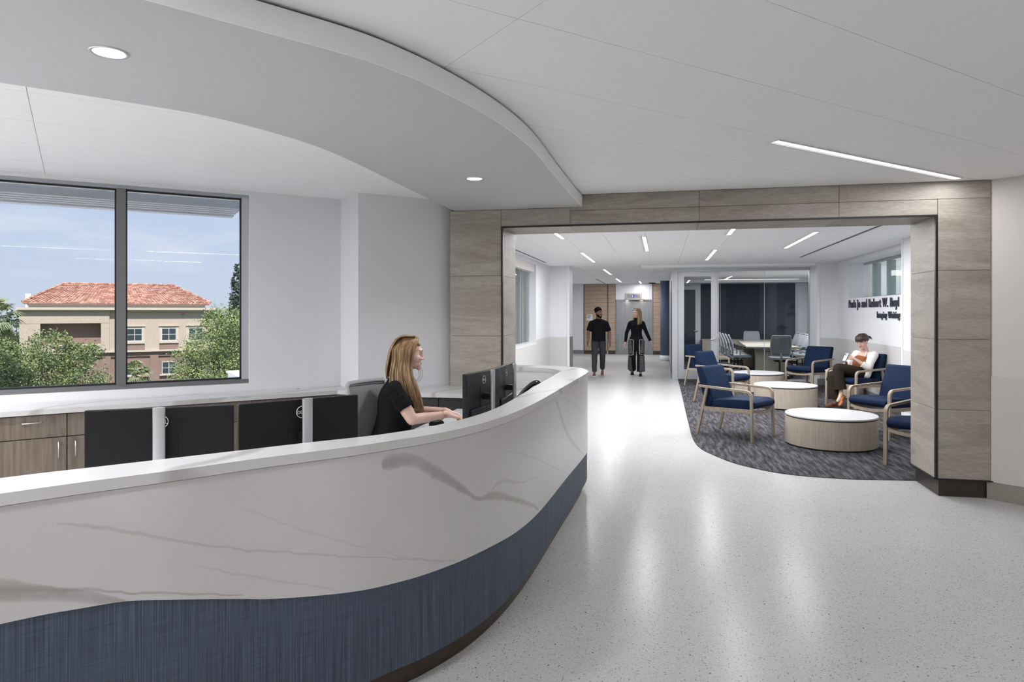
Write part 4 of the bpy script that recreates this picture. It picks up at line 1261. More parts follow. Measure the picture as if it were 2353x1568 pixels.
# ================================================================== SIGN ON THE RIGHT WALL
sgn = thing('wall_lettering', 'dark raised letters of the waiting area sign on the white wall', 'sign', (3.732, 15.16, 1.69))
for txt, size, y, z in (('Paula Jo and Robert W. Boyl', 0.222, 0.0, 0.005), ('Imaging Waiting Area', 0.158, -1.88, -0.185)):
    M3 = Matrix(((0, 0, -1), (-1, 0, 0), (0, 1, 0))).to_euler()
    ext = lambda q: max(v.co.x for v in text_mesh(q, size, 0.001, 'LEFT', 1.16, 0.003).vertices)
    for i, ch in enumerate(txt):
        if ch == ' ': continue
        me = text_mesh(ch, size, 0.006, 'LEFT', 1.0, 0.003)
        o = link('letter', me, 'letter_navy', sgn)
        dx = ext(txt[:i + 1]) - ext(ch)
        o.rotation_euler = M3; o.location = (-0.006, y - dx, z)

# ================================================================== WAITING CHAIRS
RECT = [(-0.013, -0.018), (0.013, -0.018), (0.013, 0.018), (-0.013, 0.018)]
def rect(a, b): return [(-a, -b), (a, -b), (a, b), (-a, b)]
def lounge_chair():
    t = thing('waiting_chair', '', 'chair', (0, 0, 0), 0, 'blue waiting chairs')
    for s in (-1, 1):
        x = 0.295 * s
        p = [(x, 0.378, 0), (x, 0.372, 0.30), (x, 0.366, 0.535)] + [tuple(v) for v in arc((x, 0.296, 0.543), 0.07, 0.0, PI / 2, 6, (0, 1, 0), (0, 0, 1))] + [(x, 0.0, 0.626), (x, -0.345, 0.640)]
        arm = tube(B(), p, 1.0, prof=rect(0.014, 0.019))
        obj('arm_frame', arm, 'chair_wood', t)
        obj('rear_leg', tube(B(), [(x, -0.375, 0), (x, -0.235, 0.622)], 1.0, prof=rect(0.015, 0.016)), 'chair_wood', t)
        bm = B(); prism_axis(bm, [(0.365, 0.345), (0.365, 0.392), (-0.30, 0.378), (-0.31, 0.336)], x - 0.012, x + 0.012, lambda p, q, a: (a, p, q))
        obj('side_rail', bm, 'chair_wood', t)
    fr = catmull([(-0.285, 0.362, 0.372), (-0.15, 0.385, 0.352), (0, 0.392, 0.345), (0.15, 0.385, 0.352), (0.285, 0.362, 0.372)], 5)
    obj('front_rail', tube(B(), fr, 1.0, prof=rect(0.010, 0.018)), 'chair_wood', t)
    obj('rear_rail', box(B(), -0.285, 0.285, -0.315, -0.293, 0.336, 0.376), 'chair_wood', t)
    bm = B(); prism_axis(bm, [(-0.24, 0.376), (0.32, 0.386), (0.385, 0.402), (0.415, 0.435), (0.405, 0.478), (0.335, 0.505), (0.10, 0.495), (-0.20, 0.470)], -0.272, 0.272, lambda p, q, a: (a, p, q))
    es = [e for e in bm.edges]
    bmesh.ops.bevel(bm, geom=es, offset=0.014, segments=2, affect='EDGES', profile=0.6)
    auto_smooth(obj('seat', bm, 'chair_blue', t), 50)
    bm = B(); prism_axis(bm, [(-0.165, 0.40), (-0.150, 0.455), (-0.225, 0.660), (-0.305, 0.868), (-0.330, 0.890), (-0.385, 0.884), (-0.402, 0.862), (-0.335, 0.62), (-0.272, 0.376), (-0.20, 0.372)], -0.272, 0.272, lambda p, q, a: (a, p, q))
    bmesh.ops.bevel(bm, geom=list(bm.edges), offset=0.012, segments=2, affect='EDGES', profile=0.6)
    auto_smooth(obj('backrest', bm, 'chair_blue', t), 50)
    obj('tag', box(B(), -0.274, -0.2725, -0.30, -0.285, 0.60, 0.64), 'white_trim', t)
    return t
rzf = lambda f: math.atan2(-f[0], f[1])
fA, fD, fE = (0.84, -0.54), (-0.694, -0.713), (-0.811, -0.585)
cA = lounge_chair()
cA.location = (0.93, 9.33, 0.007); cA.rotation_euler = (0, 0, rzf(fA))
cA['label'] = 'blue waiting chair nearest the corridor floor, in front of its row of three'
dup(cA, (1.05, 12.82, 0.007), rzf(fA), 'blue waiting chair in the middle of the row of three along the corridor')
dup(cA, (0.97, 15.58, 0.007), rzf(fA), 'blue waiting chair at the back of its row, against the glass door')
dup(cA, (2.97, 15.05, 0.007), rzf(fD), 'blue waiting chair standing empty before the glass partition and facing the tables')
dup(cA, (3.255, 12.72, 0.007), rzf(fE), 'blue waiting chair with the woman in the white blazer sitting in it')
dup(cA, (2.90, 9.83, 0.007), rzf(fE), 'empty blue waiting chair behind the nearest round table, partly behind the portal')
dup(cA, (2.764, 7.93, 0.007), rzf((-0.694, -0.713)), 'blue waiting chair mostly cut off by the right side of the stone portal')

# ================================================================== ROUND TABLES
def round_table(label, x, y, R, h, group='round drum tables'):
    t = thing('round_table', label, 'table', (x, y, 0.007), 0, group)
    obj('tabletop', lathe(B(), [(0, h), (R - 0.004, h), (R, h - 0.004), (R, h - 0.018), (R - 0.004, h - 0.02), (0, h - 0.02)], 64), 'white_lam', t)
    obj('shadow_gap', cyl(B(), (0, 0), R - 0.012, h - 0.034, h - 0.02, 48), 'dark_gap', t)
    auto_smooth(obj('drum', cyl(B(), (0, 0), R - 0.003, 0.018, h - 0.034, 64), 'table_wood', t))
    obj('plinth', cyl(B(), (0, 0), R - 0.025, 0.0, 0.018, 48), 'dark_gap', t)
    return t
round_table('round wood drum table with white top nearest the viewer', 1.995, 8.93, 0.514, 0.372)
round_table('round wood drum table in the middle of the line of three', 2.047, 12.36, 0.505, 0.375)
round_table('round wood drum table at the back, close to the glass partition', 1.921, 14.70, 0.49, 0.378)
round_table('small white-topped side drum behind the seated woman in the blazer', 3.36, 13.98, 0.33, 0.50)
round_table('small white-topped side drum between the two nearest right chairs', 3.30, 8.98, 0.28, 0.42)

# ================================================================== OFFICE CHAIRS
def star_base(t, dark=True):
    hub = B(); cyl(hub, (0, 0), 0.032, 0.07, 0.13, 16); cyl(hub, (0, 0), 0.022, 0.13, 0.40, 16)
    obj('column', hub, 'black_plastic', t)
    for k in range(5):
        a = 2 * PI * k / 5 + 0.3
        d = Vector((math.cos(a), math.sin(a), 0))
        lg = obj('base_leg', tube(B(), [d * 0.02 + Vector((0, 0, 0.115)), d * 0.16 + Vector((0, 0, 0.105)), d * 0.30 + Vector((0, 0, 0.078))], [0.024, 0.019, 0.014], 8), 'silver', t, True)
        p = d * 0.295
        s = Vector((-d.y, d.x, 0))
        bm = B(); tube(bm, [p - s * 0.024 + Vector((0, 0, 0.030)), p - s * 0.006 + Vector((0, 0, 0.030))], 0.030, 14); tube(bm, [p + s * 0.006 + Vector((0, 0, 0.030)), p + s * 0.024 + Vector((0, 0, 0.030))], 0.030, 14)
        obj('caster', bm, 'black_plastic', lg)
def curved_panel(bm, zs, ys, ws, depth, th, nx=8):
    """backrest shell: rows at heights zs, set-back ys, half widths ws; edges come forward by depth"""
    F, Bk = [], []
    for z, y, w in zip(zs, ys, ws):
        rf, rb = [], []
        for i in range(nx + 1):
            q = -1 + 2 * i / nx
            yy = y + depth * q * q
            rf.append(bm.verts.new((w * q, yy, z))); rb.append(bm.verts.new((w * q, yy - th, z)))
        F.append(rf); Bk.append(rb)
    n = len(zs)
    for j in range(n - 1):
        for i in range(nx):
            bm.faces.new((F[j][i], F[j][i + 1], F[j + 1][i + 1], F[j + 1][i]))
            bm.faces.new((Bk[j][i + 1], Bk[j][i], Bk[j + 1][i], Bk[j + 1][i + 1]))
        bm.faces.new((F[j][0], F[j + 1][0], Bk[j + 1][0], Bk[j][0]))
        bm.faces.new((F[j + 1][nx], F[j][nx], Bk[j][nx], Bk[j + 1][nx]))
    for i in range(nx):
        bm.faces.new((F[0][i + 1], F[0][i], Bk[0][i], Bk[0][i + 1]))
        bm.faces.new((F[-1][i], F[-1][i + 1], Bk[-1][i + 1], Bk[-1][i]))
    return bm
def office_chair(label, group, ztop=1.03, mesh='grey_mesh', detail=False):
    t = thing('office_chair', label, 'chair', (0, 0, 0), 0, group)
    star_base(t)
    bm = B(); prism_axis(bm, [(-0.20, 0.45), (0.20, 0.445), (0.25, 0.455), (0.255, 0.485), (0.20, 0.515), (-0.20, 0.505)], -0.245, 0.245, lambda p, q, a: (a, p, q))
    bmesh.ops.bevel(bm, geom=list(bm.edges), offset=0.014, segments=2, affect='EDGES')
    auto_smooth(obj('seat', bm, 'seat_fabric', t), 50)
    obj('mechanism', box(B(), -0.13, 0.13, -0.15, 0.15, 0.395, 0.448, bev=0.012), 'black_plastic', t)
    n = 9
    zs = [0.56 + (ztop - 0.02 - 0.56) * i / (n - 1) for i in range(n)]
    ys = [-0.225 - 0.02 * math.sin(PI * i / (n - 1)) * -1 - 0.10 * (i / (n - 1)) ** 1.3 for i in range(n)]
    ws = [0.195 + 0.03 * math.sin(PI * min(1, i / (n - 1) * 0.9)) for i in range(n)]
    bk = obj('backrest', curved_panel(B(), zs, ys, ws, 0.035, 0.008), mesh, t, True)
    ring = []
    for i in range(n): ring.append((-ws[i] - 0.004, ys[i] + 0.031, zs[i]))
    top = [(ws[-1] * q, ys[-1] + 0.035 * q * q - 0.004, ztop) for q in (-0.93, -0.5, 0, 0.5, 0.93)]
    ring += top
    for i in range(n - 1, -1, -1): ring.append((ws[i] + 0.004, ys[i] + 0.031, zs[i]))
    bot = [(ws[0] * q, ys[0] + 0.035 * q * q - 0.004, zs[0] - 0.012) for q in (0.9, 0.45, 0, -0.45, -0.9)]
    ring += bot + [ring[0]]
    obj('back_frame', tube(B(), ring, 1.0, prof=rect(0.011, 0.014), cap=False), 'grey_plastic', t, True)
    sp = obj('back_bracket', tube(B(), [(0, -0.10, 0.42), (0, -0.24, 0.43), (0, -0.285, 0.50), (0, -0.262, 0.62)], [0.03, 0.028, 0.026, 0.02], 10), 'grey_plastic', t, True)
    for s in (-1, 1):
        x = 0.285 * s
        bm = B(); tube(bm, [(x * 0.75, -0.02, 0.44), (x, -0.02, 0.445), (x, -0.02, 0.50), (x, -0.02, 0.655)], 1.0, prof=rect(0.018, 0.012))
        ar = obj('armrest', bm, 'grey_plastic', t)
        obj('arm_pad', box(B(), x - 0.038, x + 0.038, -0.13, 0.12, 0.655, 0.680, bev=0.009), 'black_plastic', ar)
    if detail:
        for k in range(4):
            z = 0.60 + 0.032 * k
            obj('lumbar_slat', curved_panel(B(), [z, z + 0.017], [-0.268, -0.268], [0.15, 0.15], 0.02, 0.006), 'black_gloss', t, True)
    return t
oc0 = office_chair('grey mesh office chair behind the receptionist in black', 'office chairs at the desk', 1.075, 'grey_mesh', True)
oc0.location = (-1.90, 4.76, 0); oc0.rotation_euler = (0, 0, rzf((0.936, -0.308)))
cc = office_chair('grey meeting chair with its back to the glass partition', 'grey meeting chairs', 1.03, 'grey_mesh')
cc.location = (2.80, 17.68, 0.007); cc.rotation_euler = (0, 0, rzf((0.03, 1)))
front = office_chair('grey upholstered meeting chair at the far end of the table', 'grey meeting chairs', 1.0, 'grey_fabric')
front.location = (2.72, 22.10, 0.007); front.rotation_euler = (0, 0, rzf((0, -1)))
ord_ = ['nearest the glass', 'second from the glass', 'third from the glass', 'fourth from the glass', 'farthest from the glass']
for k in range(5):
    dup(front, (2.00 - 0.02 * k, 18.50 + 0.68 * k, 0.007), rzf((1, -0.12)), 'grey meeting chair in the left row at the table, ' + ord_[k])
for k in range(4):
    dup(front, (3.52 + 0.0 * k, 18.75 + 0.72 * k, 0.007), rzf((-1, -0.1)), 'grey meeting chair in the right row at the table, ' + ord_[k])

# meeting table and credenza
mt = thing('meeting_table', 'long pale wood meeting table behind the glass', 'table', (2.70, 19.7, 0.007), 0)
obj('tabletop', prism(B(), [(-0.63, -1.75), (0.66, -1.75), (0.52, 2.10), (-0.45, 2.10)], 0.705, 0.738), 'conf_wood', mt)
obj('leg_panel', box(B(), -0.36, 0.42, -1.25, -1.10, 0.0, 0.705), 'table_wood', mt)
obj('leg_panel', box(B(), -0.36, 0.42, 1.20, 1.35, 0.0, 0.705), 'table_wood', mt)
obj('wire_trunk', box(B(), -0.12, 0.12, -1.10, 1.20, 0.05, 0.60), 'dark_cabinet', mt)
for y in (-0.55, 0.7): obj('outlet_lid', box(B(), -0.14, 0.12, y, y + 0.10, 0.738, 0.742), 'white_lam', mt)
cr_ = thing('credenza', 'pale wood credenza along the navy wall of the meeting room', 'cabinet', (2.70, 22.98, 0.007), 0)
obj('top', box(B(), -1.45, 1.45, -0.22, 0.22, 0.70, 0.73), 'conf_wood', cr_)
obj('carcass', box(B(), -1.43, 1.43, -0.19, 0.21, 0.08, 0.70), 'dark_gap', cr_)
for k in range(4): obj('door', box(B(), -1.43 + 0.715 * k + 0.003, -1.43 + 0.715 * (k + 1) - 0.003, -0.21, -0.19, 0.085, 0.695), 'table_wood', cr_)
obj('plinth', box(B(), -1.40, 1.40, -0.15, 0.20, 0.0, 0.08), 'dark_gap', cr_)
# ================================================================== PEOPLE
def ico(bm, c, r, M=None, sub=2):
    m = Matrix.Translation(c) @ (M if M is not None else Matrix.Identity(4)) @ Matrix.Diagonal((*(r if isinstance(r, (tuple, list)) else (r, r, r)), 1))
    bmesh.ops.create_icosphere(bm, subdivisions=sub, radius=1.0, matrix=m)
def limb(bm, p0, r0, p1, r1, ends=(True, True), seg=14):
    p0, p1 = Vector(p0), Vector(p1)
    tube(bm, [p0, p1], [r0, r1], seg)
    if ends[0]: ico(bm, p0, r0)
    if ends[1]: ico(bm, p1, r1)
def chain(bm, pts, ends=(True, True)):
    for i in range(len(pts) - 1):
        limb(bm, pts[i][0], pts[i][1], pts[i + 1][0], pts[i + 1][1], (i > 0 or ends[0], i < len(pts) - 2 or ends[1]))
def oval(bm, c, r, tilt=0.0, roll=0.0):
    ico(bm, c, r, Matrix.Rotation(tilt, 4, 'X') @ Matrix.Rotation(roll, 4, 'Y'), 3)
def loft(bm, rings, seg=30, x0=0.0):
    """closed trunk through elliptical sections (z, y, rx, ry)"""
    R = []
    A = catmull([(r[0], r[1], 0) for r in rings], 4); Bq = catmull([(r[2], r[3], 0) for r in rings], 4)
    for a, b in zip(A, Bq):
        R.append([bm.verts.new((x0 + b.x * math.copysign(abs(math.cos(t)) ** 0.85, math.cos(t)), a.y + b.y * math.sin(t), a.x)) for t in [2 * PI * k / seg for k in range(seg)]])
    for i in range(len(R) - 1):
        for k in range(seg):
            bm.faces.new((R[i][k], R[i][(k + 1) % seg], R[i + 1][(k + 1) % seg], R[i + 1][k]))
    bm.faces.new(list(reversed(R[0]))); bm.faces.new(R[-1])
def fuse(name, bm, mat, parent, voxel=0.006, it=6, fac=0.5, wrinkle=0.0, wscale=9.0):
    """union of closed shapes into one continuous skin"""
    me = bpy.data.meshes.new(name); bm.to_mesh(me); bm.free()
    o = bpy.data.objects.new(name, me); COL.objects.link(o)
    md = o.modifiers.new('r', 'REMESH'); md.mode = 'VOXEL'; md.voxel_size = voxel; md.use_smooth_shade = True
    sm = o.modifiers.new('s', 'SMOOTH'); sm.iterations = it; sm.factor = fac
    if wrinkle:
        tx = bpy.data.textures.new('folds', 'CLOUDS'); tx.noise_scale = 1.0 / wscale; tx.noise_depth = 2
        dm = o.modifiers.new('d', 'DISPLACE'); dm.texture = tx; dm.strength = wrinkle; dm.mid_level = 0.5; dm.texture_coords = 'LOCAL'
    dg = bpy.context.evaluated_depsgraph_get()
    nm = bpy.data.meshes.new_from_object(o.evaluated_get(dg))
    bpy.data.objects.remove(o); bpy.data.meshes.remove(me)
    nm.materials.clear()
    return link(name, nm, mat, parent, True)

def head_mat(c, yaw, pitch, roll=0.0, s=1.0):
    return Matrix.Translation(c) @ Matrix.Rotation(yaw, 4, 'Z') @ Matrix.Rotation(roll, 4, 'Y') @ Matrix.Rotation(pitch, 4, 'X') @ Matrix.Diagonal((s, s, s, 1))
def head_shapes(bm, H, male=False):
    def E(c, r, rx=0.0, rz=0.0):
        m = H @ Matrix.Translation(c) @ Matrix.Rotation(rz, 4, 'Z') @ Matrix.Rotation(rx, 4, 'X') @ Matrix.Diagonal((*r, 1))
        bmesh.ops.create_icosphere(bm, subdivisions=3, radius=1.0, matrix=m)
    E((0, -0.012, 0.035), (0.072, 0.092, 0.088))
    E((0, 0.028, -0.015), (0.060, 0.064, 0.085))
    E((0, 0.035, -0.070), (0.047 if male else 0.042, 0.050, 0.040))
    E((0, 0.078, -0.097), (0.022, 0.020, 0.019))
    E((0, 0.078, 0.030), (0.045, 0.017, 0.020))
    for s in (-1, 1):
        E((s * 0.036, 0.062, -0.028), (0.025, 0.026, 0.028))
        E((s * 0.030, 0.083, 0.026), (0.018, 0.008, 0.007), 0, s * -0.15)
        E((s * 0.073, -0.008, -0.005), (0.009, 0.020, 0.031), -0.15, s * -0.3)
        E((s * 0.012, 0.097, -0.033), (0.009, 0.010, 0.008))
        E((s * 0.030, 0.0800, 0.0045), (0.0150, 0.0115, 0.0095))
    E((0, 0.0955, -0.004), (0.009, 0.011, 0.030), 0.36)
    E((0, 0.1045, -0.028), (0.0115, 0.012, 0.011))
    E((0, 0.086, -0.060), (0.022, 0.010, 0.007))
    E((0, 0.085, -0.070), (0.019, 0.010, 0.007))
    E((0, 0.070, -0.075), (0.036, 0.022, 0.022))
    E((0, -0.03, -0.075), (0.045, 0.048, 0.05))
def face_parts(parent, H, brow='hair_brown', lips=True, s=1.0):
    for q in (-1, 1):
        bm = B(); bmesh.ops.create_uvsphere(bm, u_segments=14, v_segments=10, radius=1.0, matrix=H @ Matrix.Translation((q * 0.030, 0.0845, 0.006)) @ Matrix.Diagonal((0.0125, 0.0075, 0.0058, 1)))
        ey = obj('eye', bm, 'eye_white', parent, True)
        bm = B(); bmesh.ops.create_uvsphere(bm, u_segments=12, v_segments=8, radius=1.0, matrix=H @ Matrix.Translation((q * 0.030, 0.0895, 0.0055)) @ Matrix.Diagonal((0.0054, 0.0035, 0.0052, 1)))
        obj('iris', bm, 'eye_dark', ey, True)
        pts = [H @ Vector(v) for v in ((q * 0.014, 0.0945, 0.027), (q * 0.028, 0.0945, 0.0325), (q * 0.047, 0.079, 0.027))]
        obj('eyebrow', tube(B(), pts, [0.0028, 0.0034, 0.0015], 6), brow, parent, True)
        pts = [H @ Vector(v) for v in ((q * 0.017, 0.0905, 0.010), (q * 0.030, 0.0945, 0.0138), (q * 0.044, 0.084, 0.009))]
        obj('eyelash', tube(B(), pts, [0.001, 0.0018, 0.0008], 5), 'eye_dark', parent, True)
    if lips:
        bm = B(); bmesh.ops.create_uvsphere(bm, u_segments=14, v_segments=8, radius=1.0, matrix=H @ Matrix.Translation((0, 0.0890, -0.0600)) @ Matrix.Diagonal((0.0205, 0.0085, 0.0050, 1)))
        bmesh.ops.create_uvsphere(bm, u_segments=14, v_segments=8, radius=1.0, matrix=H @ Matrix.Translation((0, 0.0880, -0.0695)) @ Matrix.Diagonal((0.0175, 0.0088, 0.0055, 1)))
        obj('lips', bm, 'lip_pink', parent, True)

def hand_shapes(bm, w, d, n, s, curl=0.35, spread=0.06, k=1.0, thumb=0.9):
    """w wrist, d finger direction, n palm normal (fingers curl towards it), s side of the thumb"""
    w, d, n, s = Vector(w), Vector(d).normalized(), Vector(n), Vector(s)
    n = (n - d * n.dot(d)).normalized(); s = (s - d * s.dot(d) - n * s.dot(n)).normalized()
    limb(bm, w - d * 0.015, 0.024 * k, w + d * 0.02 * k, 0.022 * k)
    base = []
    lens = [(0.040, 0.024, 0.019), (0.045, 0.028, 0.020), (0.042, 0.026, 0.019), (0.033, 0.020, 0.017)]
    for i in range(4):
        off = (1.5 - i) * 0.0195 * k
        b0 = w + d * (0.088 - 0.004 * abs(i - 1)) * k + s * off - n * 0.004
        limb(bm, w + d * 0.012 * k + s * off * 0.55, 0.0155 * k, b0, 0.0118 * k, seg=10)
        ang = curl * 0.6
        dd = (d + s * (1.5 - i) * spread).normalized()
        p = b0; r = 0.0092 * k
        for j, L in enumerate(lens[i]):
            v = dd * math.cos(ang) + n * math.sin(ang)
            q = p + v * L * k
            limb(bm, p, r, q, r * 0.90, seg=10)
            p = q; r *= 0.90; ang += curl * (1.0 if j == 0 else 0.75)
    t0 = w + d * 0.022 * k + s * 0.020 * k + n * 0.004
    t1 = t0 + (d * 0.55 + s * 0.75 + n * 0.25 * thumb).normalized() * 0.040 * k
    t2 = t1 + (d * 0.85 + s * 0.35 + n * 0.35 * thumb).normalized() * 0.030 * k
    t3 = t2 + (d * 0.95 + s * 0.05 + n * 0.4 * thumb).normalized() * 0.024 * k
    limb(bm, t0, 0.0155 * k, t1, 0.0115 * k, seg=10); limb(bm, t1, 0.0112 * k, t2, 0.0098 * k, seg=10); limb(bm, t2, 0.0098 * k, t3, 0.0082 * k, seg=10)

def strands(parent, mat, roots, jit=0.004, r=0.0045, name='hair_locks', seed=1, seg=5, per=1):
    """roots: list of guide curves (lists of points); makes thin locks between neighbouring guides"""
    rnd = random.Random(seed)
    bm = B()
    for a, b in zip(roots[:-1], roots[1:]):
        for k in range(per):
            t = (k + rnd.random() * 0.8) / per
            j = Vector((rnd.uniform(-jit, jit), rnd.uniform(-jit, jit), rnd.uniform(-jit, jit)))
            pts = [Vector(p).lerp(Vector(q), t) + j * (0.35 + 0.9 * i / len(a)) for i, (p, q) in enumerate(zip(a, b))]
            c = catmull(pts, 3)
            n = len(c)
            rr = r * rnd.uniform(0.7, 1.25)
            tube(bm, c, [rr * (0.55 + 0.45 * math.sin(PI * min(1, (i + 1.5) / n * 1.05) * 0.92)) * (1 if i < n - 3 else (n - i) / 4.0) for i in range(n)], seg)
    o = obj(name, bm, mat, parent, True)
    return o

def shoe(name, parent, ankle, fwd, mat, sole, L=0.25, up=(0, 0, 1), k=1.0):
    ankle, f, u = Vector(ankle), Vector(fwd).normalized(), Vector(up).normalized()
    f = (f - u * f.dot(u)).normalized()
    s = f.cross(u)
    c = ankle - u * 0.085 * k
    bm = B()
    M = Matrix(((s.x, f.x, u.x, 0), (s.y, f.y, u.y, 0), (s.z, f.z, u.z, 0), (0, 0, 0, 1)))
    for q, r in (((0, -0.045, 0.035), (0.036, 0.04, 0.036)), ((0, 0.03, 0.040), (0.039, 0.085, 0.036)), ((0, 0.115, 0.026), (0.043, 0.065, 0.026)), ((0, 0.16, 0.020), (0.036, 0.035, 0.020))):
        bmesh.ops.create_icosphere(bm, subdivisions=2, radius=1.0, matrix=Matrix.Translation(c) @ M @ Matrix.Translation(Vector(q) * k) @ Matrix.Diagonal((*(x * k for x in r), 1)))
    o = fuse(name, bm, mat, parent, 0.006, 4)
    bm = B()
    out = [(-0.034, -0.075), (0.034, -0.075), (0.038, 0.02), (0.045, 0.11), (0.034, 0.175), (0.0, 0.20), (-0.034, 0.175), (-0.045, 0.11), (-0.038, 0.02)]
    lo = [bm.verts.new(c + (s * x + f * y) * k) for x, y in out]; hi = [bm.verts.new(c + (s * x + f * y) * k + u * 0.016 * k) for x, y in out]
    bm.faces.new(list(reversed(lo))); bm.faces.new(hi)
    for i in range(len(out)): bm.faces.new((lo[i], lo[(i + 1) % len(out)], hi[(i + 1) % len(out)], hi[i]))
    obj('sole', bm, sole, o)
    return o

# ------------------------------------------------------------------ receptionist
def receptionist():
    P = thing('person', 'woman with long blonde hair in a black T-shirt typing at the reception desk', 'person', (-1.96, 4.86, 0), rzf((0.942, 0.327)))
    Hc = Vector((0, 0.112, 1.290))
    H = head_mat(Hc, 0.05, -0.10, 0, 1.03)
    bm = B()
    head_shapes(bm, H)
    limb(bm, (0, 0.035, 1.07), 0.062, (0, 0.078, 1.20), 0.050)
    oval(bm, (0, -0.02, 0.60), (0.175, 0.14, 0.11)); oval(bm, (0, 0.0, 0.76), (0.135, 0.105, 0.14)); oval(bm, (0, 0.015, 0.93), (0.15, 0.115, 0.14)); oval(bm, (0, 0.01, 1.04), (0.16, 0.085, 0.06))
    for s in (-1, 1):
        oval(bm, (s * 0.07, 0.105, 0.935), (0.06, 0.05, 0.06))
        sh = (s * 0.165, 0.0, 1.025); el = (s * 0.213, 0.138, 0.826); wr = (s * 0.085, 0.395, 0.840)
        chain(bm, [(sh, 0.060), ((s * 0.198, 0.08, 0.92), 0.050), (el, 0.043)])
        mid = Vector(el).lerp(Vector(wr), 0.35)
        chain(bm, [(el, 0.040), (mid, 0.038), (wr, 0.025)])
        hand_shapes(bm, wr, (-0.12 * s, 1, -0.36), (0, -0.35, -1), (-s, 0.1, 0.05), 0.42, 0.07, 1.0, 0.3)
        chain(bm, [((s * 0.09, 0.02, 0.575), 0.09), ((s * 0.10, 0.25, 0.575), 0.078), ((s * 0.11, 0.45, 0.545), 0.060)])
        chain(bm, [((s * 0.11, 0.45, 0.545), 0.060), ((s * 0.11, 0.46, 0.36), 0.055), ((s * 0.11, 0.44, 0.10), 0.036)])
    fuse('body', bm, 'skin_fair', P, 0.005, 3)
    face_parts(P, H, 'hair_blonde')
    # T-shirt
    bm = B()
    loft(bm, [(0.585, -0.03, 0.192, 0.158), (0.66, -0.028, 0.186, 0.152), (0.75, -0.010, 0.166, 0.138), (0.84, 0.004, 0.164, 0.132), (0.93, 0.012, 0.172, 0.134), (1.00, 0.008, 0.176, 0.118), (1.055, 0.012, 0.150, 0.092), (1.10, 0.026, 0.085, 0.070)])
    limb(bm, (0, 0.02, 1.06), 0.085, (0, 0.035, 1.105), 0.072, (True, False))
    for s in (-1, 1):
        oval(bm, (s * 0.072, 0.108, 0.935), (0.068, 0.058, 0.068))
        chain(bm, [((s * 0.085, 0.018, 1.062), 0.052), ((s * 0.160, 0.0, 1.028), 0.068), ((s * 0.192, 0.055, 0.955), 0.064)], (True, True))
        tube(bm, [(s * 0.188, 0.040, 0.980), (s * 0.202, 0.092, 0.905)], [0.066, 0.066], 18)
    fuse('t_shirt', bm, 'shirt_black', P, 0.006, 10, 0.5, 0.014, 9)
    bm = B()
    oval(bm, (0, -0.02, 0.585), (0.185, 0.155, 0.08))
    for s in (-1, 1):
        chain(bm, [((s * 0.09, 0.02, 0.570), 0.100), ((s * 0.10, 0.25, 0.572), 0.090), ((s * 0.11, 0.45, 0.545), 0.072)])
        chain(bm, [((s * 0.11, 0.45, 0.545), 0.072), ((s * 0.11, 0.45, 0.15), 0.056)], (True, False))
    fuse('trousers', bm, 'pants_black', P, 0.008, 4)
    for s in (-1, 1): shoe('shoe', P, (s * 0.11, 0.44, 0.088), (0, 1, 0), 'shirt_black', 'pants_black')
    # hair: cap + curtains + locks
    T = lambda x, y, z: H @ Vector((x, y, z))
    bm = B()
    bmesh.ops.create_icosphere(bm, subdivisions=3, radius=1.0, matrix=H @ Matrix.Translation((0, -0.030, 0.042)) @ Matrix.Diagonal((0.083, 0.100, 0.094, 1)))
    bmesh.ops.create_icosphere(bm, subdivisions=3, radius=1.0, matrix=H @ Matrix.Translation((0, 0.022, 0.092)) @ Matrix.Rotation(-0.55, 4, 'X') @ Matrix.Diagonal((0.064, 0.062, 0.030, 1)))
    chain(bm, [(T(0, -0.075, 0.0), 0.065), (T(0, -0.100, -0.08), 0.062), (T(0, -0.105, -0.15), 0.045)])
    for s in (-1, 1):
        chain(bm, [(T(s * 0.050, -0.035, 0.03), 0.048), (T(s * 0.062, -0.030, -0.06), 0.046), (T(s * 0.085, 0.0, -0.16), 0.042), (T(s * 0.105, 0.045, -0.26), 0.034), (T(s * 0.100, 0.090, -0.36), 0.018)])
        chain(bm, [(T(s * 0.05, -0.07, -0.03), 0.045), (T(s * 0.07, -0.085, -0.12), 0.040), (T(s * 0.09, -0.05, -0.20), 0.026)])
    hr = fuse('hair', bm, 'hair_blonde', P, 0.006, 5)
    g = []
    for s in (1, -1):
        g = []
        for i in range(15):
            a = i / 14.0                      # 0 front hairline ... 1 back of head
            y0 = 0.060 - 0.13 * a
            x1 = 0.080 + 0.010 * math.sin(PI * a)
            yr = 0.016 - 0.135 * a
            fr = max(0.0, 1 - a * 1.5)
            g.append([T(s * 0.010, y0 - 0.005, 0.128 - 0.03 * abs(a - 0.35)), T(s * 0.055, y0 - 0.010, 0.105 - 0.02 * a), T(s * (x1 + 0.004), yr + 0.012 * fr, 0.030), T(s * (x1 + 0.006), yr + 0.006, -0.055), T(s * (0.102 + 0.01 * fr), yr + 0.018 * fr, -0.145), T(s * (0.116 + 0.012 * fr), yr + 0.055 * fr + 0.01, -0.235), T(s * (0.108 + 0.02 * fr), yr + 0.075 * fr + 0.03, -0.30 - 0.03 * fr), T(s * 0.100, yr + 0.085 * fr + 0.05, -0.33 - 0.10 * fr)])
        strands(hr, 'hair_blonde', g, 0.010, 0.0062, 'locks', 5 + s, 5, 8)
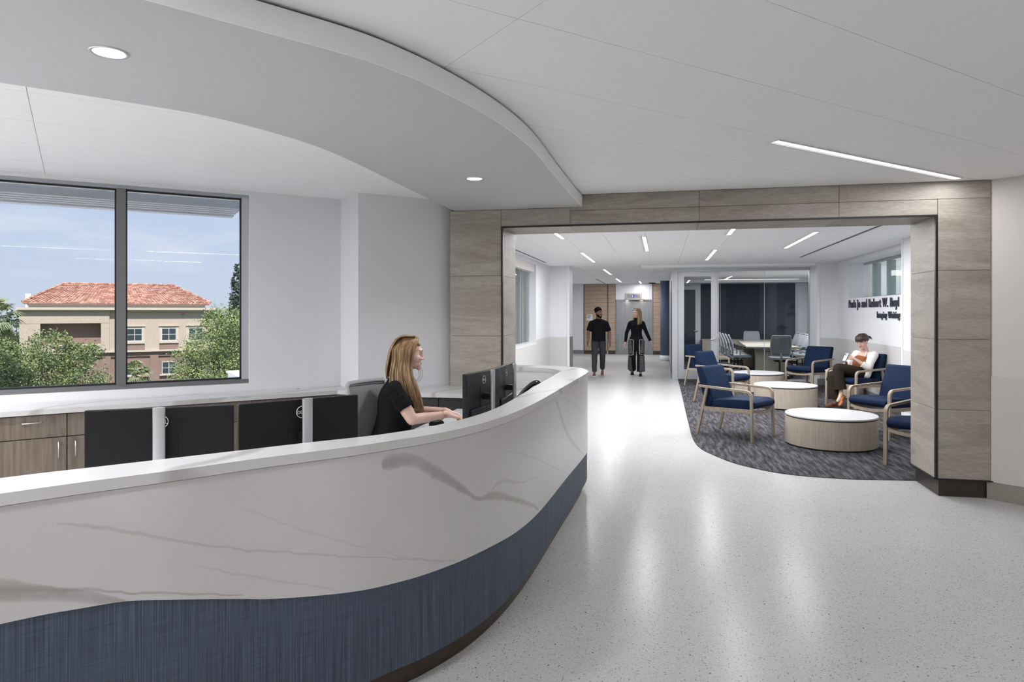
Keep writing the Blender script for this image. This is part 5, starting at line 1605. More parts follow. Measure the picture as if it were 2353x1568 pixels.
    g = [[T(0.0 + q, 0.03, 0.128), T(q * 1.5, -0.08, 0.115), T(q * 1.7, -0.132, 0.03), T(q * 1.6, -0.145, -0.06), T(q * 1.8, -0.150, -0.13), T(q * 1.9, -0.140, -0.19)] for q in [-0.05 + 0.01 * i for i in range(11)]]
    strands(hr, 'hair_blonde', g, 0.007, 0.006, 'locks', 3, 5, 6)
    # loose strand in front of the far cheek
    bm = B()
    for dx in (0.0, 0.012, 0.026):
        tube(bm, catmull([T(-0.06, 0.062, -0.03), T(-0.066, 0.075 + dx, -0.10), T(-0.066, 0.09 + dx, -0.16), T(-0.06, 0.07 + dx, -0.205)], 5), 0.0016, 5)
    obj('loose_strand', bm, 'hair_blonde', hr, True)
    bm = B(); tube(bm, [Vector((0.103, 0.358, 0.838)) + (Vector((0.89, 0.45, 0)) * math.cos(a) + Vector((0, 0, 1)) * math.sin(a)) * 0.0315 for a in [2 * PI * i / 24 for i in range(25)]], 0.0024, 6)
    obj('bracelet', bm, 'gold', P, True)
    return P
receptionist()

# ------------------------------------------------------------------ woman waiting with a phone
def waiting_woman():
    f = fE; rz = rzf(f)
    P = thing('person', 'seated woman in white blazer and brown trousers looking at her phone', 'person', (3.255, 12.72, 0.007), rz)
    Hc = Vector((0.0, -0.135, 1.085))
    H = head_mat(Hc, 0.12, -0.30, 0.0, 1.05)
    hipL, hipR = Vector((-0.09, 0.02, 0.565)), Vector((0.09, 0.02, 0.565))
    kneeL, ankL = Vector((-0.015, 0.46, 0.655)), Vector((-0.075, 0.455, 0.245))
    kneeR, ankR = Vector((0.10, 0.46, 0.52)), Vector((0.05, 0.46, 0.095))
    bm = B()
    head_shapes(bm, H)
    limb(bm, (0, -0.225, 0.90), 0.055, (0, -0.17, 1.02), 0.047)
    oval(bm, (0, 0.0, 0.565), (0.165, 0.14, 0.10)); oval(bm, (0, -0.07, 0.68), (0.125, 0.10, 0.12)); oval(bm, (0, -0.16, 0.80), (0.14, 0.105, 0.12)); oval(bm, (0, -0.20, 0.87), (0.155, 0.075, 0.06))
    shL, elL, wrL = Vector((-0.172, -0.205, 0.865)), Vector((-0.215, 0.0, 0.665)), Vector((-0.075, 0.165, 0.815))
    shR, elR, wrR = Vector((0.172, -0.205, 0.865)), Vector((0.205, 0.02, 0.64)), Vector((0.065, 0.175, 0.740))
    for sh, el, wr in ((shL, elL, wrL), (shR, elR, wrR)):
        chain(bm, [(sh, 0.052), (sh.lerp(el, 0.5), 0.045), (el, 0.038)]); chain(bm, [(el, 0.038), (el.lerp(wr, 0.35), 0.037), (wr, 0.024)])
    hand_shapes(bm, wrL, (0.55, 0.8, 0.22), (0.75, -0.35, -0.3), (0.1, -0.3, 1), 0.55, 0.05, 0.95)
    hand_shapes(bm, wrR, (-0.35, 0.75, 0.55), (-0.6, -0.3, 0.5), (-0.3, -0.5, 0.8), 0.6, 0.04, 0.95)
    for hp, kn, an in ((hipL, kneeL, ankL), (hipR, kneeR, ankR)):
        chain(bm, [(hp, 0.085), (hp.lerp(kn, 0.5), 0.075), (kn, 0.056)]); chain(bm, [(kn, 0.056), (kn.lerp(an, 0.35), 0.052), (an, 0.034)])
    fl = Vector((-0.25, 0.62, -0.60)).normalized()
    chain(bm, [(ankL, 0.034), (ankL + Vector((-0.015, 0.05, -0.075)), 0.030), (ankL + Vector((-0.035, 0.12, -0.125)), 0.024)])
    chain(bm, [(ankR, 0.034), (ankR + Vector((0, 0.03, -0.05)), 0.030), (ankR + Vector((0, 0.12, -0.07)), 0.022)])
    fuse('body', bm, 'skin_light', P, 0.005, 3)
    face_parts(P, H, 'hair_brown')
    bm = B()
    oval(bm, (0, -0.01, 0.610), (0.150, 0.135, 0.075)); oval(bm, (0, -0.072, 0.70), (0.132, 0.112, 0.12)); oval(bm, (0, -0.150, 0.80), (0.138, 0.112, 0.085))
    for s in (-1, 1): oval(bm, (s * 0.062, -0.082, 0.80), (0.050, 0.045, 0.050))
    fuse('top', bm, 'top_rust', P, 0.006, 4, 0.5, 0.006, 12)
    bm = B()
    oval(bm, (0, 0.02, 0.570), (0.178, 0.155, 0.085))
    chain(bm, [(hipL, 0.104), (hipL.lerp(kneeL, 0.5), 0.098), (kneeL, 0.084)]); chain(bm, [(hipR, 0.104), (hipR.lerp(kneeR, 0.5), 0.096), (kneeR, 0.082)])
    hL = kneeL.lerp(ankL, 0.86); hR = kneeR.lerp(ankR, 0.90)
    chain(bm, [(kneeL, 0.084), (kneeL.lerp(ankL, 0.4), 0.082), (hL, 0.098)], (True, False)); chain(bm, [(kneeR, 0.082), (kneeR.lerp(ankR, 0.4), 0.086), (hR, 0.105)], (True, False))
    fuse('trousers', bm, 'pants_brown', P, 0.007, 4, 0.5, 0.014, 7)
    bt = obj('belt', tube(B(), [(0.158 * math.cos(a), -0.012 + 0.142 * math.sin(a), 0.640 - 0.035 * math.sin(a)) for a in [2 * PI * i / 32 for i in range(33)]], 1.0, prof=rect(0.004, 0.012)), 'belt_tan', P, True)
    obj('buckle', box(B(), -0.02, 0.02, 0.128, 0.137, 0.590, 0.618, bev=0.003), 'gold', bt)
    # open blazer
    bm = B()
    for s in (-1, 1):
        chain(bm, [((s * 0.118, -0.20, 0.845), 0.082), ((s * 0.128, -0.145, 0.74), 0.078), ((s * 0.148, -0.075, 0.62), 0.078), ((s * 0.165, -0.03, 0.535), 0.070)])
        sh, el, wr = (shL, elL, wrL) if s < 0 else (shR, elR, wrR)
        chain(bm, [(sh + Vector((0, 0, 0.006)), 0.068), (sh.lerp(el, 0.5), 0.062), (el, 0.057)]); 
        limb(bm, el, 0.057, el.lerp(wr, 0.40), 0.055, (True, False))
    oval(bm, (0, -0.235, 0.78), (0.165, 0.080, 0.15)); oval(bm, (0, -0.185, 0.62), (0.16, 0.075, 0.13)); oval(bm, (0, -0.235, 0.885), (0.13, 0.055, 0.045))
    bz = fuse('blazer', bm, 'blazer', P, 0.006, 5, 0.5, 0.012, 8)
    for s in (-1, 1):
        bm = B(); pts = [(s * 0.055, -0.175, 0.925), (s * 0.105, -0.115, 0.885), (s * 0.085, -0.055, 0.80), (s * 0.045, -0.015, 0.715), (s * 0.030, -0.050, 0.80), (s * 0.040, -0.12, 0.88)]
        lo = [bm.verts.new(p) for p in pts]; hi = [bm.verts.new((p[0], p[1] + 0.010, p[2] + 0.004)) for p in pts]
        bm.faces.new(lo); bm.faces.new(list(reversed(hi)))
        for i in range(len(pts)): bm.faces.new((lo[i], hi[i], hi[(i + 1) % len(pts)], lo[(i + 1) % len(pts)]))
        obj('lapel', bm, 'blazer', bz)
    shoe('shoe', P, ankR + Vector((0, 0.02, -0.008)), (0.05, 1, 0), 'shoe_brown', 'shoe_brown', k=0.95)
    shoe('shoe', P, ankL + Vector((-0.02, 0.03, -0.045)), (-0.30, 0.72, -0.62), 'shoe_tan', 'shoe_brown', up=(0.05, 0.62, 0.78), k=0.92)
    T = lambda x, y, z: H @ Vector((x, y, z))
    bm = B()
    bmesh.ops.create_icosphere(bm, subdivisions=3, radius=1.0, matrix=H @ Matrix.Translation((0, -0.030, 0.050)) @ Matrix.Diagonal((0.086, 0.100, 0.088, 1)))
    bmesh.ops.create_icosphere(bm, subdivisions=3, radius=1.0, matrix=H @ Matrix.Translation((0, 0.048, 0.075)) @ Matrix.Rotation(-0.75, 4, 'X') @ Matrix.Diagonal((0.068, 0.058, 0.026, 1)))
    bmesh.ops.create_icosphere(bm, subdivisions=3, radius=1.0, matrix=H @ Matrix.Translation((0, -0.105, 0.030)) @ Matrix.Diagonal((0.055, 0.045, 0.055, 1)))
    hr = fuse('hair', bm, 'hair_brown', P, 0.006, 4)
    g = [[T(q * 0.3, 0.0, 0.140), T(q * 0.8, 0.062, 0.112), T(q, 0.098 - 6 * q * q, 0.072), T(q * 1.05, 0.104 - 7 * q * q, 0.040 - 0.02 * abs(q) / 0.07)] for q in [-0.07 + 0.01 * i for i in range(15)]]
    strands(hr, 'hair_brown', g, 0.005, 0.005, 'fringe', 9, 5, 4)
    g = [[T(0.02 * i - 0.05, -0.10, 0.07), T(0.024 * i - 0.06, -0.135, 0.055), T(0.028 * i - 0.07, -0.150, 0.02), T(0.03 * i - 0.075, -0.150, -0.01)] for i in range(6)]
    strands(hr, 'hair_brown', g, 0.010, 0.006, 'tuft', 4, 5, 5)
    gl = B()
    for q in (-1, 1):
        tube(gl, [T(q * 0.031 + 0.020 * math.cos(a), 0.104, 0.004 + 0.017 * math.sin(a)) for a in [2 * PI * i / 20 for i in range(21)]], 0.0016, 6)
        tube(gl, [T(q * 0.051, 0.104, 0.008), T(q * 0.072, 0.085, 0.010), T(q * 0.078, 0.0, 0.006)], 0.0016, 6)
    tube(gl, [T(-0.011, 0.106, 0.008), T(0.011, 0.106, 0.008)], 0.0014, 6)
    obj('glasses', gl, 'silver', P, True)
    # phone she holds
    pc = (wrL + wrR) / 2 + Vector((0.0, 0.095, 0.06))
    ph = thing('phone', 'grey smartphone held by the seated woman in the blazer', 'phone', P.matrix_basis @ pc, rz)
    px = B(); obox(px, (0, 0, 0), (0.036, 0, 0), (0, 0.0045, 0.0025), (0, -0.040, 0.066), 0.004)
    obj('case', px, 'phone_case', ph)
    for k in range(2):
        obj('camera_lens', tube(B(), [(0.018, 0.004 - 0.026 + 0.0085 * k, 0.050 - 0.016 * k), (0.018, 0.011 - 0.026 + 0.0085 * k, 0.053 - 0.016 * k)], 0.006, 12), 'black_gloss', ph)
    return P
waiting_woman()

# ------------------------------------------------------------------ walking pair
def walker(label, loc, rz, S, cfg):
    P = thing('person', label, 'person', loc, rz)
    v = lambda x, y, z: Vector((x * S, y * S, z * S))
    H = head_mat(v(0, cfg.get('hy', 0.03), 1.60), cfg['yaw'], 0.02, 0, S)
    w = cfg['w']
    bm = B()
    head_shapes(bm, H, cfg['male'])
    limb(bm, v(0, 0.0, 1.40), 0.058 * S, v(0, 0.012, 1.52), 0.054 * S)
    oval(bm, v(0, 0, 0.95), (0.165 * S, 0.11 * S, 0.11 * S)); oval(bm, v(0, 0, 1.10), (0.135 * w * S, 0.09 * S, 0.12 * S)); oval(bm, v(0, 0, 1.27), (0.155 * w * S, 0.105 * S, 0.14 * S)); oval(bm, v(0, -0.01, 1.385), (0.165 * w * S, 0.07 * S, 0.05 * S))
    arms = {}
    for s in (-1, 1):
        sh = v(s * 0.172 * w, -0.01, 1.345); el = v(*cfg['el'][0 if s < 0 else 1]); wr = v(*cfg['wr'][0 if s < 0 else 1])
        arms[s] = (sh, el, wr)
        chain(bm, [(sh, 0.055 * S), (sh.lerp(el, 0.5), 0.047 * S), (el, 0.040 * S)]); chain(bm, [(el, 0.040 * S), (el.lerp(wr, 0.3), 0.039 * S), (wr, 0.026 * S)])
        dn = (wr - el).normalized()
        hand_shapes(bm, wr, dn + Vector((0, 0.15, 0)), (-s * 0.9, 0.35, 0), (0, 1, 0), 0.35, 0.04, 0.98 * S)
    legs = {}
    for s in (-1, 1):
        hp = v(s * 0.09, 0, 0.90); kn = v(*cfg['kn'][0 if s < 0 else 1]); an = v(*cfg['an'][0 if s < 0 else 1])
        legs[s] = (hp, kn, an)
        chain(bm, [(hp, 0.088 * S), (hp.lerp(kn, 0.5), 0.074 * S), (kn, 0.056 * S)]); chain(bm, [(kn, 0.056 * S), (kn.lerp(an, 0.3), 0.056 * S), (an, 0.036 * S)])
        chain(bm, [(an, 0.034 * S), (an + v(0, 0.06, -0.045), 0.028 * S)])
    fuse('body', bm, cfg['skin'], P, 0.006, 3)
    face_parts(P, H, cfg['brow'], not cfg['male'])
    return P, H, arms, legs, v
def man():
    cfg = dict(male=True, yaw=0.75, w=1.08, skin='skin_deep', brow='hair_black', el=[(-0.275, -0.03, 1.10), (0.265, 0.02, 1.10)], wr=[(-0.290, 0.08, 0.86), (0.270, 0.15, 0.87)],
               kn=[(-0.10, -0.02, 0.50), (0.10, 0.10, 0.50)], an=[(-0.09, -0.28, 0.155), (0.105, 0.12, 0.095)])
    S = 0.985
    P, H, arms, legs, v = walker('walking man with beard in black short-sleeved shirt and dark grey trousers', (-1.55, 17.45, 0), PI + 0.06, S, cfg)
    bm = B()
    loft(bm, [(0.885 * S, 0, 0.182, 0.128), (0.98 * S, 0, 0.180, 0.128), (1.10 * S, 0, 0.176, 0.124), (1.22 * S, 0.004, 0.186, 0.130), (1.31 * S, 0.0, 0.192, 0.122), (1.375 * S, -0.006, 0.160, 0.092), (1.43 * S, 0.0, 0.085, 0.072)])
    limb(bm, v(0, 0, 1.40), 0.085, v(0, 0.005, 1.455), 0.070, (True, False))
    for s in (-1, 1):
        sh, el, wr = arms[s]
        limb(bm, v(s * 0.07, 0, 1.405), 0.050, sh, 0.066)
        limb(bm, sh, 0.068, sh.lerp(el, 0.80), 0.066, (True, False))
    sht = fuse('shirt', bm, 'shirt_black', P, 0.007, 8, 0.5, 0.012, 9)
    for s in (-1, 1):
        bm = B(); pts = [v(s * 0.06, -0.03, 1.475), v(s * 0.075, 0.05, 1.440), v(s * 0.04, 0.085, 1.385), v(s * 0.012, 0.08, 1.42)]
        lo = [bm.verts.new(p) for p in pts]; hi = [bm.verts.new(p + Vector((0, 0.012, 0.008))) for p in pts]
        bm.faces.new(lo); bm.faces.new(list(reversed(hi)))
        for i in range(4): bm.faces.new((lo[i], hi[i], hi[(i + 1) % 4], lo[(i + 1) % 4]))
        obj('collar', bm, 'shirt_black', sht)
    bm = B(); oval(bm, v(0, 0, 0.94), (0.176, 0.122, 0.10))
    for s in (-1, 1):
        hp, kn, an = legs[s]
        chain(bm, [(hp, 0.100), (hp.lerp(kn, 0.5), 0.090), (kn, 0.074)]); chain(bm, [(kn, 0.074), (kn.lerp(an, 0.96), 0.062)], (True, False))
    fuse('trousers', bm, 'pants_grey', P, 0.007, 4, 0.5, 0.012, 9)
    shoe('shoe', P, legs[1][2] + Vector((0, 0, -0.008)), (0.05, 1, 0), 'shoe_brown', 'white_trim')
    shoe('shoe', P, legs[-1][2] + Vector((0, 0, -0.008)), (0, 0.80, -0.5), 'shoe_brown', 'white_trim', up=(0, 0.5, 0.86))
    bm = B()
    def E(c, r): bmesh.ops.create_icosphere(bm, subdivisions=2, radius=1.0, matrix=H @ Matrix.Translation(c) @ Matrix.Diagonal((*r, 1)))
    rnd = random.Random(3)
    E((0, -0.024, 0.056), (0.083, 0.096, 0.090))
    for i in range(90):
        a = rnd.uniform(0, 2 * PI); b = rnd.uniform(0.15, PI / 2)
        E((0.084 * math.cos(a) * math.cos(b), -0.026 + 0.098 * math.sin(a) * math.cos(b), 0.060 + 0.096 * math.sin(b)), (0.016, 0.016, 0.016))
    fuse('hair', bm, 'hair_black', P, 0.005, 1)
    bm = B()
    E((0, 0.066, -0.094), (0.040, 0.034, 0.030)); 
    for s in (-1, 1): E((s * 0.043, 0.035, -0.068), (0.020, 0.040, 0.036)); E((s * 0.058, 0.0, -0.035), (0.010, 0.018, 0.036))
    E((0, 0.091, -0.047), (0.024, 0.010, 0.006))
    fuse('beard', bm, 'hair_black', P, 0.004, 2)
man()
def walking_woman():
    cfg = dict(male=False, yaw=-0.62, w=0.92, skin='skin_fair', brow='hair_dark_blonde', el=[(-0.255, -0.02, 1.10), (0.25, 0.0, 1.09)], wr=[(-0.36, 0.05, 0.88), (0.275, 0.10, 0.85)],
               kn=[(-0.10, 0.06, 0.50), (0.10, 0.06, 0.48)], an=[(-0.105, 0.06, 0.095), (0.11, -0.24, 0.14)])
    S = 0.985
    P, H, arms, legs, v = walker('walking woman with long blonde hair in black top and dark wide trousers', (-0.62, 17.70, 0), PI + 0.02, S, cfg)
    bm = B()
    loft(bm, [(0.94 * S, 0, 0.160, 0.112), (1.02 * S, 0, 0.146, 0.106), (1.10 * S, 0, 0.134, 0.100), (1.20 * S, 0.004, 0.148, 0.110), (1.30 * S, 0.0, 0.160, 0.108), (1.37 * S, -0.006, 0.132, 0.082), (1.425 * S, 0.0, 0.072, 0.064)])
    for s in (-1, 1): oval(bm, v(s * 0.065, 0.085, 1.27), (0.055, 0.045, 0.055))
    limb(bm, v(0, 0, 1.40), 0.072, v(0, 0.010, 1.49), 0.062, (True, False))
    for s in (-1, 1):
        sh, el, wr = arms[s]
        limb(bm, v(s * 0.06, 0, 1.40), 0.045, sh, 0.056); chain(bm, [(sh, 0.057), (sh.lerp(el, 0.5), 0.051), (el, 0.046)]); limb(bm, el, 0.046, el.lerp(wr, 0.95), 0.036, (True, False))
    fuse('top', bm, 'shirt_black', P, 0.006, 4, 0.5, 0.006, 9)
    bm = B(); oval(bm, v(0, 0, 0.95), (0.172, 0.122, 0.115))
    for s in (-1, 1):
        hp, kn, an = legs[s]
        chain(bm, [(hp, 0.102), (hp.lerp(kn, 0.5), 0.094), (kn, 0.086)]); chain(bm, [(kn, 0.086), (kn.lerp(an, 0.5), 0.092), (kn.lerp(an, 0.97), 0.100)], (True, False))
    tr = fuse('trousers', bm, 'pants_black', P, 0.007, 4, 0.5, 0.010, 8)
    for s in (-1, 1):
        hp, kn, an = legs[s]
        bm = B()
        for a_, b_, r0, r1 in ((hp + Vector((s * 0.050, 0.022, 0.0)), kn + Vector((s * 0.034, 0.024, 0.07)), 0.072, 0.074), (kn + Vector((s * 0.032, 0.024, 0.02)), kn.lerp(an, 0.95) + Vector((s * 0.028, 0.024, 0)), 0.076, 0.088)):
            limb(bm, a_, r0, b_, r1, (False, False))
        pn = fuse('side_panel', bm, 'panel_grey', tr, 0.006, 3)
        e0 = hp + Vector((-s * 0.010, 0.108, 0.0)); e1 = kn + Vector((-s * 0.022, 0.108, 0.06))
        obj('piping', tube(B(), [hp + Vector((s * 0.08, 0.095, 0.03)), e0 + Vector((0, 0, 0.02)), e0.lerp(e1, 0.5), e1, kn + Vector((s * 0.07, 0.088, 0.05))], 0.006, 6), 'white_trim', pn, True)
    shoe('shoe', P, legs[-1][2] + Vector((0, 0, -0.008)), (0, 1, 0), 'black_gloss', 'black_plastic')
    shoe('shoe', P, legs[1][2] + Vector((0, 0, -0.008)), (0, 0.85, -0.42), 'black_gloss', 'black_plastic', up=(0, 0.42, 0.9))
    T = lambda x, y, z: H @ Vector((x, y, z))
    bm = B()
    bmesh.ops.create_icosphere(bm, subdivisions=3, radius=1.0, matrix=H @ Matrix.Translation((0, -0.030, 0.042)) @ Matrix.Diagonal((0.084, 0.100, 0.094, 1)))
    bmesh.ops.create_icosphere(bm, subdivisions=3, radius=1.0, matrix=H @ Matrix.Translation((0, 0.020, 0.094)) @ Matrix.Rotation(-0.5, 4, 'X') @ Matrix.Diagonal((0.066, 0.062, 0.030, 1)))
    chain(bm, [(T(0, -0.075, 0.0), 0.065), (T(0, -0.085, -0.10), 0.062), (T(0, -0.075, -0.20), 0.045)])
    for s in (-1, 1):
        chain(bm, [(T(s * 0.058, -0.035, 0.03), 0.042), (T(s * 0.072, -0.020, -0.07), 0.038), (T(s * 0.090, 0.02, -0.17), 0.036), (T(s * 0.098, 0.045, -0.27), 0.022)])
    hr = fuse('hair', bm, 'hair_dark_blonde', P, 0.006, 5)
    for s in (1, -1):
        g = [[T(s * 0.01, 0.05 - 0.12 * a, 0.128), T(s * 0.06, 0.04 - 0.12 * a, 0.10), T(s * 0.086, 0.010 - 0.11 * a, 0.02), T(s * 0.094, 0.005 - 0.10 * a, -0.07), T(s * 0.110, 0.035 - 0.12 * a, -0.17), T(s * (0.10 + 0.02 * a), 0.06 - 0.14 * a, -0.27 - 0.03 * (1 - a))] for a in [i / 9 for i in range(10)]]
        strands(hr, 'hair_dark_blonde', g, 0.010, 0.0065, 'locks', 12 + s, 5, 5)
walking_woman()
# ================================================================== OUTDOORS
def OUT(s, o, z=0.0):              # s along the window wall, o straight out of the window (from the camera)
    return (0.7326 * s - 0.6807 * o, 0.6807 * s + 0.7326 * o, z)
RZW = math.atan2(0.6807, 0.7326)
bm = B(); c0 = OUT(0, 110)
g = bpy.data.objects.new
p = [OUT(-160, 14), OUT(160, 14), OUT(160, 320), OUT(-160, 320)]
prism(bm, [(q[0], q[1]) for q in p], -11.0, -10.6)
struct('ground', bm, 'ground_grass', 'green ground far below the window', 'ground')
bm = B(); prism(bm, [(q[0], q[1]) for q in (OUT(-26, 7.6), OUT(2.6, 7.6), OUT(2.6, 27.0), OUT(-26, 27.0))], -3.2, -2.9)
struct('roof', bm, 'roof_metal_white', 'low white roof below the window sill, widened to bounce light', 'roof')
bm = B(); box(bm, -2.0, 3.2, -1.2, 1.2, -0.25, 0.10); box(bm, -2.05, 3.25, -1.25, 1.25, 0.10, 0.16)
o = obj('roof_unit', bm, 'roof_metal_white'); o.location = OUT(5.35, 22.0, -0.40); o.rotation_euler = (0, 0, RZW)
tag(o, 'white flat box on a lower roof at the bottom right corner of the window', 'roof unit')

# ---- the house opposite (local: x along facade, y away from us)
bd = thing('building', 'cream stucco office building with hipped clay tile roof beyond the trees', 'building', OUT(0, 88.0), RZW)
def bp(name, x0, x1, y0, y1, z0, z1, mat, parent=None): return obj(name, box(B(), x0, x1, y0, y1, z0, z1), mat, parent or bd)
bm = B()
box(bm, -7.6, -5.8, 0, 1, -2.7, 1.72); box(bm, -0.3, 11.0, 0.0, 1, -2.7, 1.72); box(bm, -5.8, -0.3, 0, 1, 0.44, 1.72); box(bm, -5.8, -0.3, 0, 1, -2.7, -1.95)
box(bm, -7.6, 11.0, 1.0, 24, -2.7, 1.72)
obj('upper_wall', bm, 'stucco_cream', bd)
bp('pier', -7.6, 0.5, -0.25, 0.0, 0.42, 1.70, 'stucco_cream'); bp('pier', -7.6, -5.8, -0.25, 0.0, -2.7, 0.40, 'stucco_cream'); bp('pier', -0.3, 0.5, -0.25, 0.0, -2.7, 0.40, 'stucco_cream')
bp('lower_wall', -7.6, 11.0, 0.15, 24, -11.0, -2.7, 'stucco_brown')
for x in (-0.2, 4.48, 9.9): bp('pilaster', x, x + 0.84, -0.05, 0.15, -11, -2.82, 'stucco_brown')
bp('frieze', -7.6, 11.0, -0.02, 0.15, -3.35, -2.82, 'stucco_brown')
bp('belt_course', -7.7, 11.1, -0.35, 0.1, -2.83, -2.66, 'stucco_trim')
bp('cornice', -7.75, 11.15, -0.45, 0.5, 1.72, 1.86, 'stucco_cream'); bp('parapet_cap', -7.85, 11.25, -0.75, 24, 1.86, 2.13, 'stucco_trim')
bp('balcony_back', -5.8, -0.3, 0.95, 1.02, -1.95, 0.44, 'stucco_brown'); bp('balcony_rail', -5.8, -0.3, 0.1, 0.16, -1.98, -1.86, 'stucco_trim')
bp('roof_wall', -7.0, 10.5, 2.4, 19, 2.1, 2.50, 'stucco_trim'); bp('gutter', -7.4, 10.9, 2.0, 20, 2.48, 2.66, 'stucco_trim')
def bwin(x0, x1, z0, z1, trim=True):
    f = bp('window', x0, x1, -0.06, 0.10, z0, z1, 'window_white')
    xm, zm = (x0 + x1) / 2, (z0 + z1) / 2
    for a, b in ((x0 + 0.06, xm - 0.03), (xm + 0.03, x1 - 0.06)):
        for c, d in ((z0 + 0.06, zm - 0.03), (zm + 0.03, z1 - 0.06)):
            bp('pane', a, b, -0.075, -0.06, c, d, 'window_dark', f)
    if trim:
        bp('window_hood', x0 - 0.28, x1 + 0.28, -0.16, 0.02, z1 + 0.22, z1 + 0.36, 'stucco_trim'); bp('window_surround', x0 - 0.24, x0, -0.05, 0.02, z0, z1 + 0.22, 'stucco_trim'); bp('window_surround', x1, x1 + 0.24, -0.05, 0.02, z0, z1 + 0.22, 'stucco_trim')
    bp('window_sill', x0 - 0.24, x1 + 0.24, -0.16, 0.02, z0 - 0.30 if trim else z0 - 0.16, z0, 'stucco_trim')
bwin(2.17, 3.70, -1.61, -0.20); bwin(5.63, 7.15, -1.62, -0.20); bwin(8.44, 9.97, -1.62, -0.20)
bwin(5.67, 7.11, -5.46, -4.05, False); bwin(8.6, 10.0, -5.46, -4.05, False); bwin(1.9, 3.3, -5.46, -4.05, False)
bp('lower_belt', 3.6, 11.0, -0.05, 0.15, -6.5, -6.3, 'stucco_trim')
for x0, x1 in ((5.4, 7.4), (1.95, 3.95), (8.2, 10.2)): bp('panel', x0, x1, -0.03, 0.0, -2.6, -2.0, 'stucco_brown')
v_ = bp('vent', 7.66, 8.0, -0.14, 0.0, 1.22, 1.42, 'stucco_trim'); bp('vent_mouth', 7.68, 7.98, -0.15, -0.14, 1.34, 1.41, 'dark_gap', v_)
# hipped roof of corrugated clay tile courses
ex0, ex1, ey0, ey1, ez = -7.55, 11.05, 1.9, 20.1, 2.64
rx0, rx1, ry, rz_ = -4.15, 7.6, 9.6, 4.95
bm = B()
NRW = 16
def course(fn, n):
    for r in range(NRW):
        t0, t1 = r / NRW, (r + 1) / NRW
        a0, b0 = fn(t0); a1, b1 = fn(t1)
        m = n
        for i in range(m):
            for lift, q0, q1 in ((0.07, 0.0, 0.62), (0.02, 0.62, 1.0)):
                u0, u1 = (i + q0) / m, (i + q1) / m
                A = a0.lerp(b0, u0) + Vector((0, 0, lift + 0.05)); Bb = a0.lerp(b0, u1) + Vector((0, 0, lift + 0.05))
                Cc = a1.lerp(b1, u1) + Vector((0, 0, lift)); D = a1.lerp(b1, u0) + Vector((0, 0, lift))
                A2, B2 = A - Vector((0, 0, 0.15)), Bb - Vector((0, 0, 0.15))
                va = [bm.verts.new(x) for x in (A, Bb, Cc, D, A2, B2)]
                bm.faces.new((va[0], va[1], va[2], va[3])); bm.faces.new((va[4], va[5], va[1], va[0]))
V_ = Vector
course(lambda t: (V_((ex0, ey0, ez)).lerp(V_((rx0, ry, rz_)), t), V_((ex1, ey0, ez)).lerp(V_((rx1, ry, rz_)), t)), 52)
course(lambda t: (V_((ex0, ey1, ez)).lerp(V_((rx0, ry + 2.8, rz_)), t), V_((ex0, ey0, ez)).lerp(V_((rx0, ry, rz_)), t)), 30)
course(lambda t: (V_((ex1, ey0, ez)).lerp(V_((rx1, ry, rz_)), t), V_((ex1, ey1, ez)).lerp(V_((rx1, ry + 2.8, rz_)), t)), 30)
rt = obj('roof_tiles', bm, 'roof_clay', bd, norm=False); rt['kind'] = 'stuff'
for pa, pb in (((ex0, ey0, ez), (rx0, ry, rz_)), ((ex1, ey0, ez), (rx1, ry, rz_)), ((rx0, ry, rz_), (rx1, ry, rz_))):
    obj('ridge_cap', tube(B(), [V_(pa) + V_((0, 0, 0.12)), V_(pb) + V_((0, 0, 0.12))], 0.13, 8), 'roof_clay', bd)
bp('chimney', -7.75, -7.2, 8.0, 8.6, 2.1, 3.75, 'roof_metal_white')

# ---- trees
def leaf_mesh(name, blobs, n, size, mat, parent, seed, flat=0.55):
    rnd = random.Random(seed)
    V, F = [], []
    tot = sum(b[3] ** 2 * b[4] ** 0.5 if len(b) > 4 else b[3] ** 2 for b in blobs)
    for bl in blobs:
        cx, cy, cz, r = bl[:4]; sq = bl[4] if len(bl) > 4 else 0.8
        m = int(n * r ** 2 / tot)
        # clusters inside the blob make an uneven, tufted outline
        ncl = max(6, int(m / 26))
        cl = []
        for _ in range(ncl):
            while True:
                q = Vector((rnd.uniform(-1, 1), rnd.uniform(-1, 1), rnd.uniform(-1, 1)))
                if 0.25 < q.length < 1: break
            q = q.normalized() * (q.length ** 0.45)
            cl.append((Vector((cx + q.x * r, cy + q.y * r, cz + q.z * r * sq)), rnd.uniform(0.10, 0.24) * r))
        for i in range(m):
            c, cr_ = cl[rnd.randrange(ncl)]
            p = c + Vector((rnd.gauss(0, 1) * cr_, rnd.gauss(0, 1) * cr_, rnd.gauss(0, 0.75) * cr_))
            nrm = Vector((rnd.gauss(0, 0.7), rnd.gauss(0, 0.7), rnd.gauss(0.5, 0.7))).normalized()
            t = nrm.orthogonal().normalized(); t.rotate(Matrix.Rotation(rnd.uniform(0, 6.28), 3, nrm)); b = nrm.cross(t)
            s = size * rnd.uniform(0.6, 1.3)
            k = len(V)
            V += [p - t * s, p + b * s * flat, p + t * s, p - b * s * flat]
            F.append((k, k + 1, k + 2, k + 3))
    me = bpy.data.meshes.new(name); me.from_pydata([tuple(v) for v in V], [], F); me.update()
    o = link(name, me, mat, parent); o['kind'] = 'stuff'
    return o
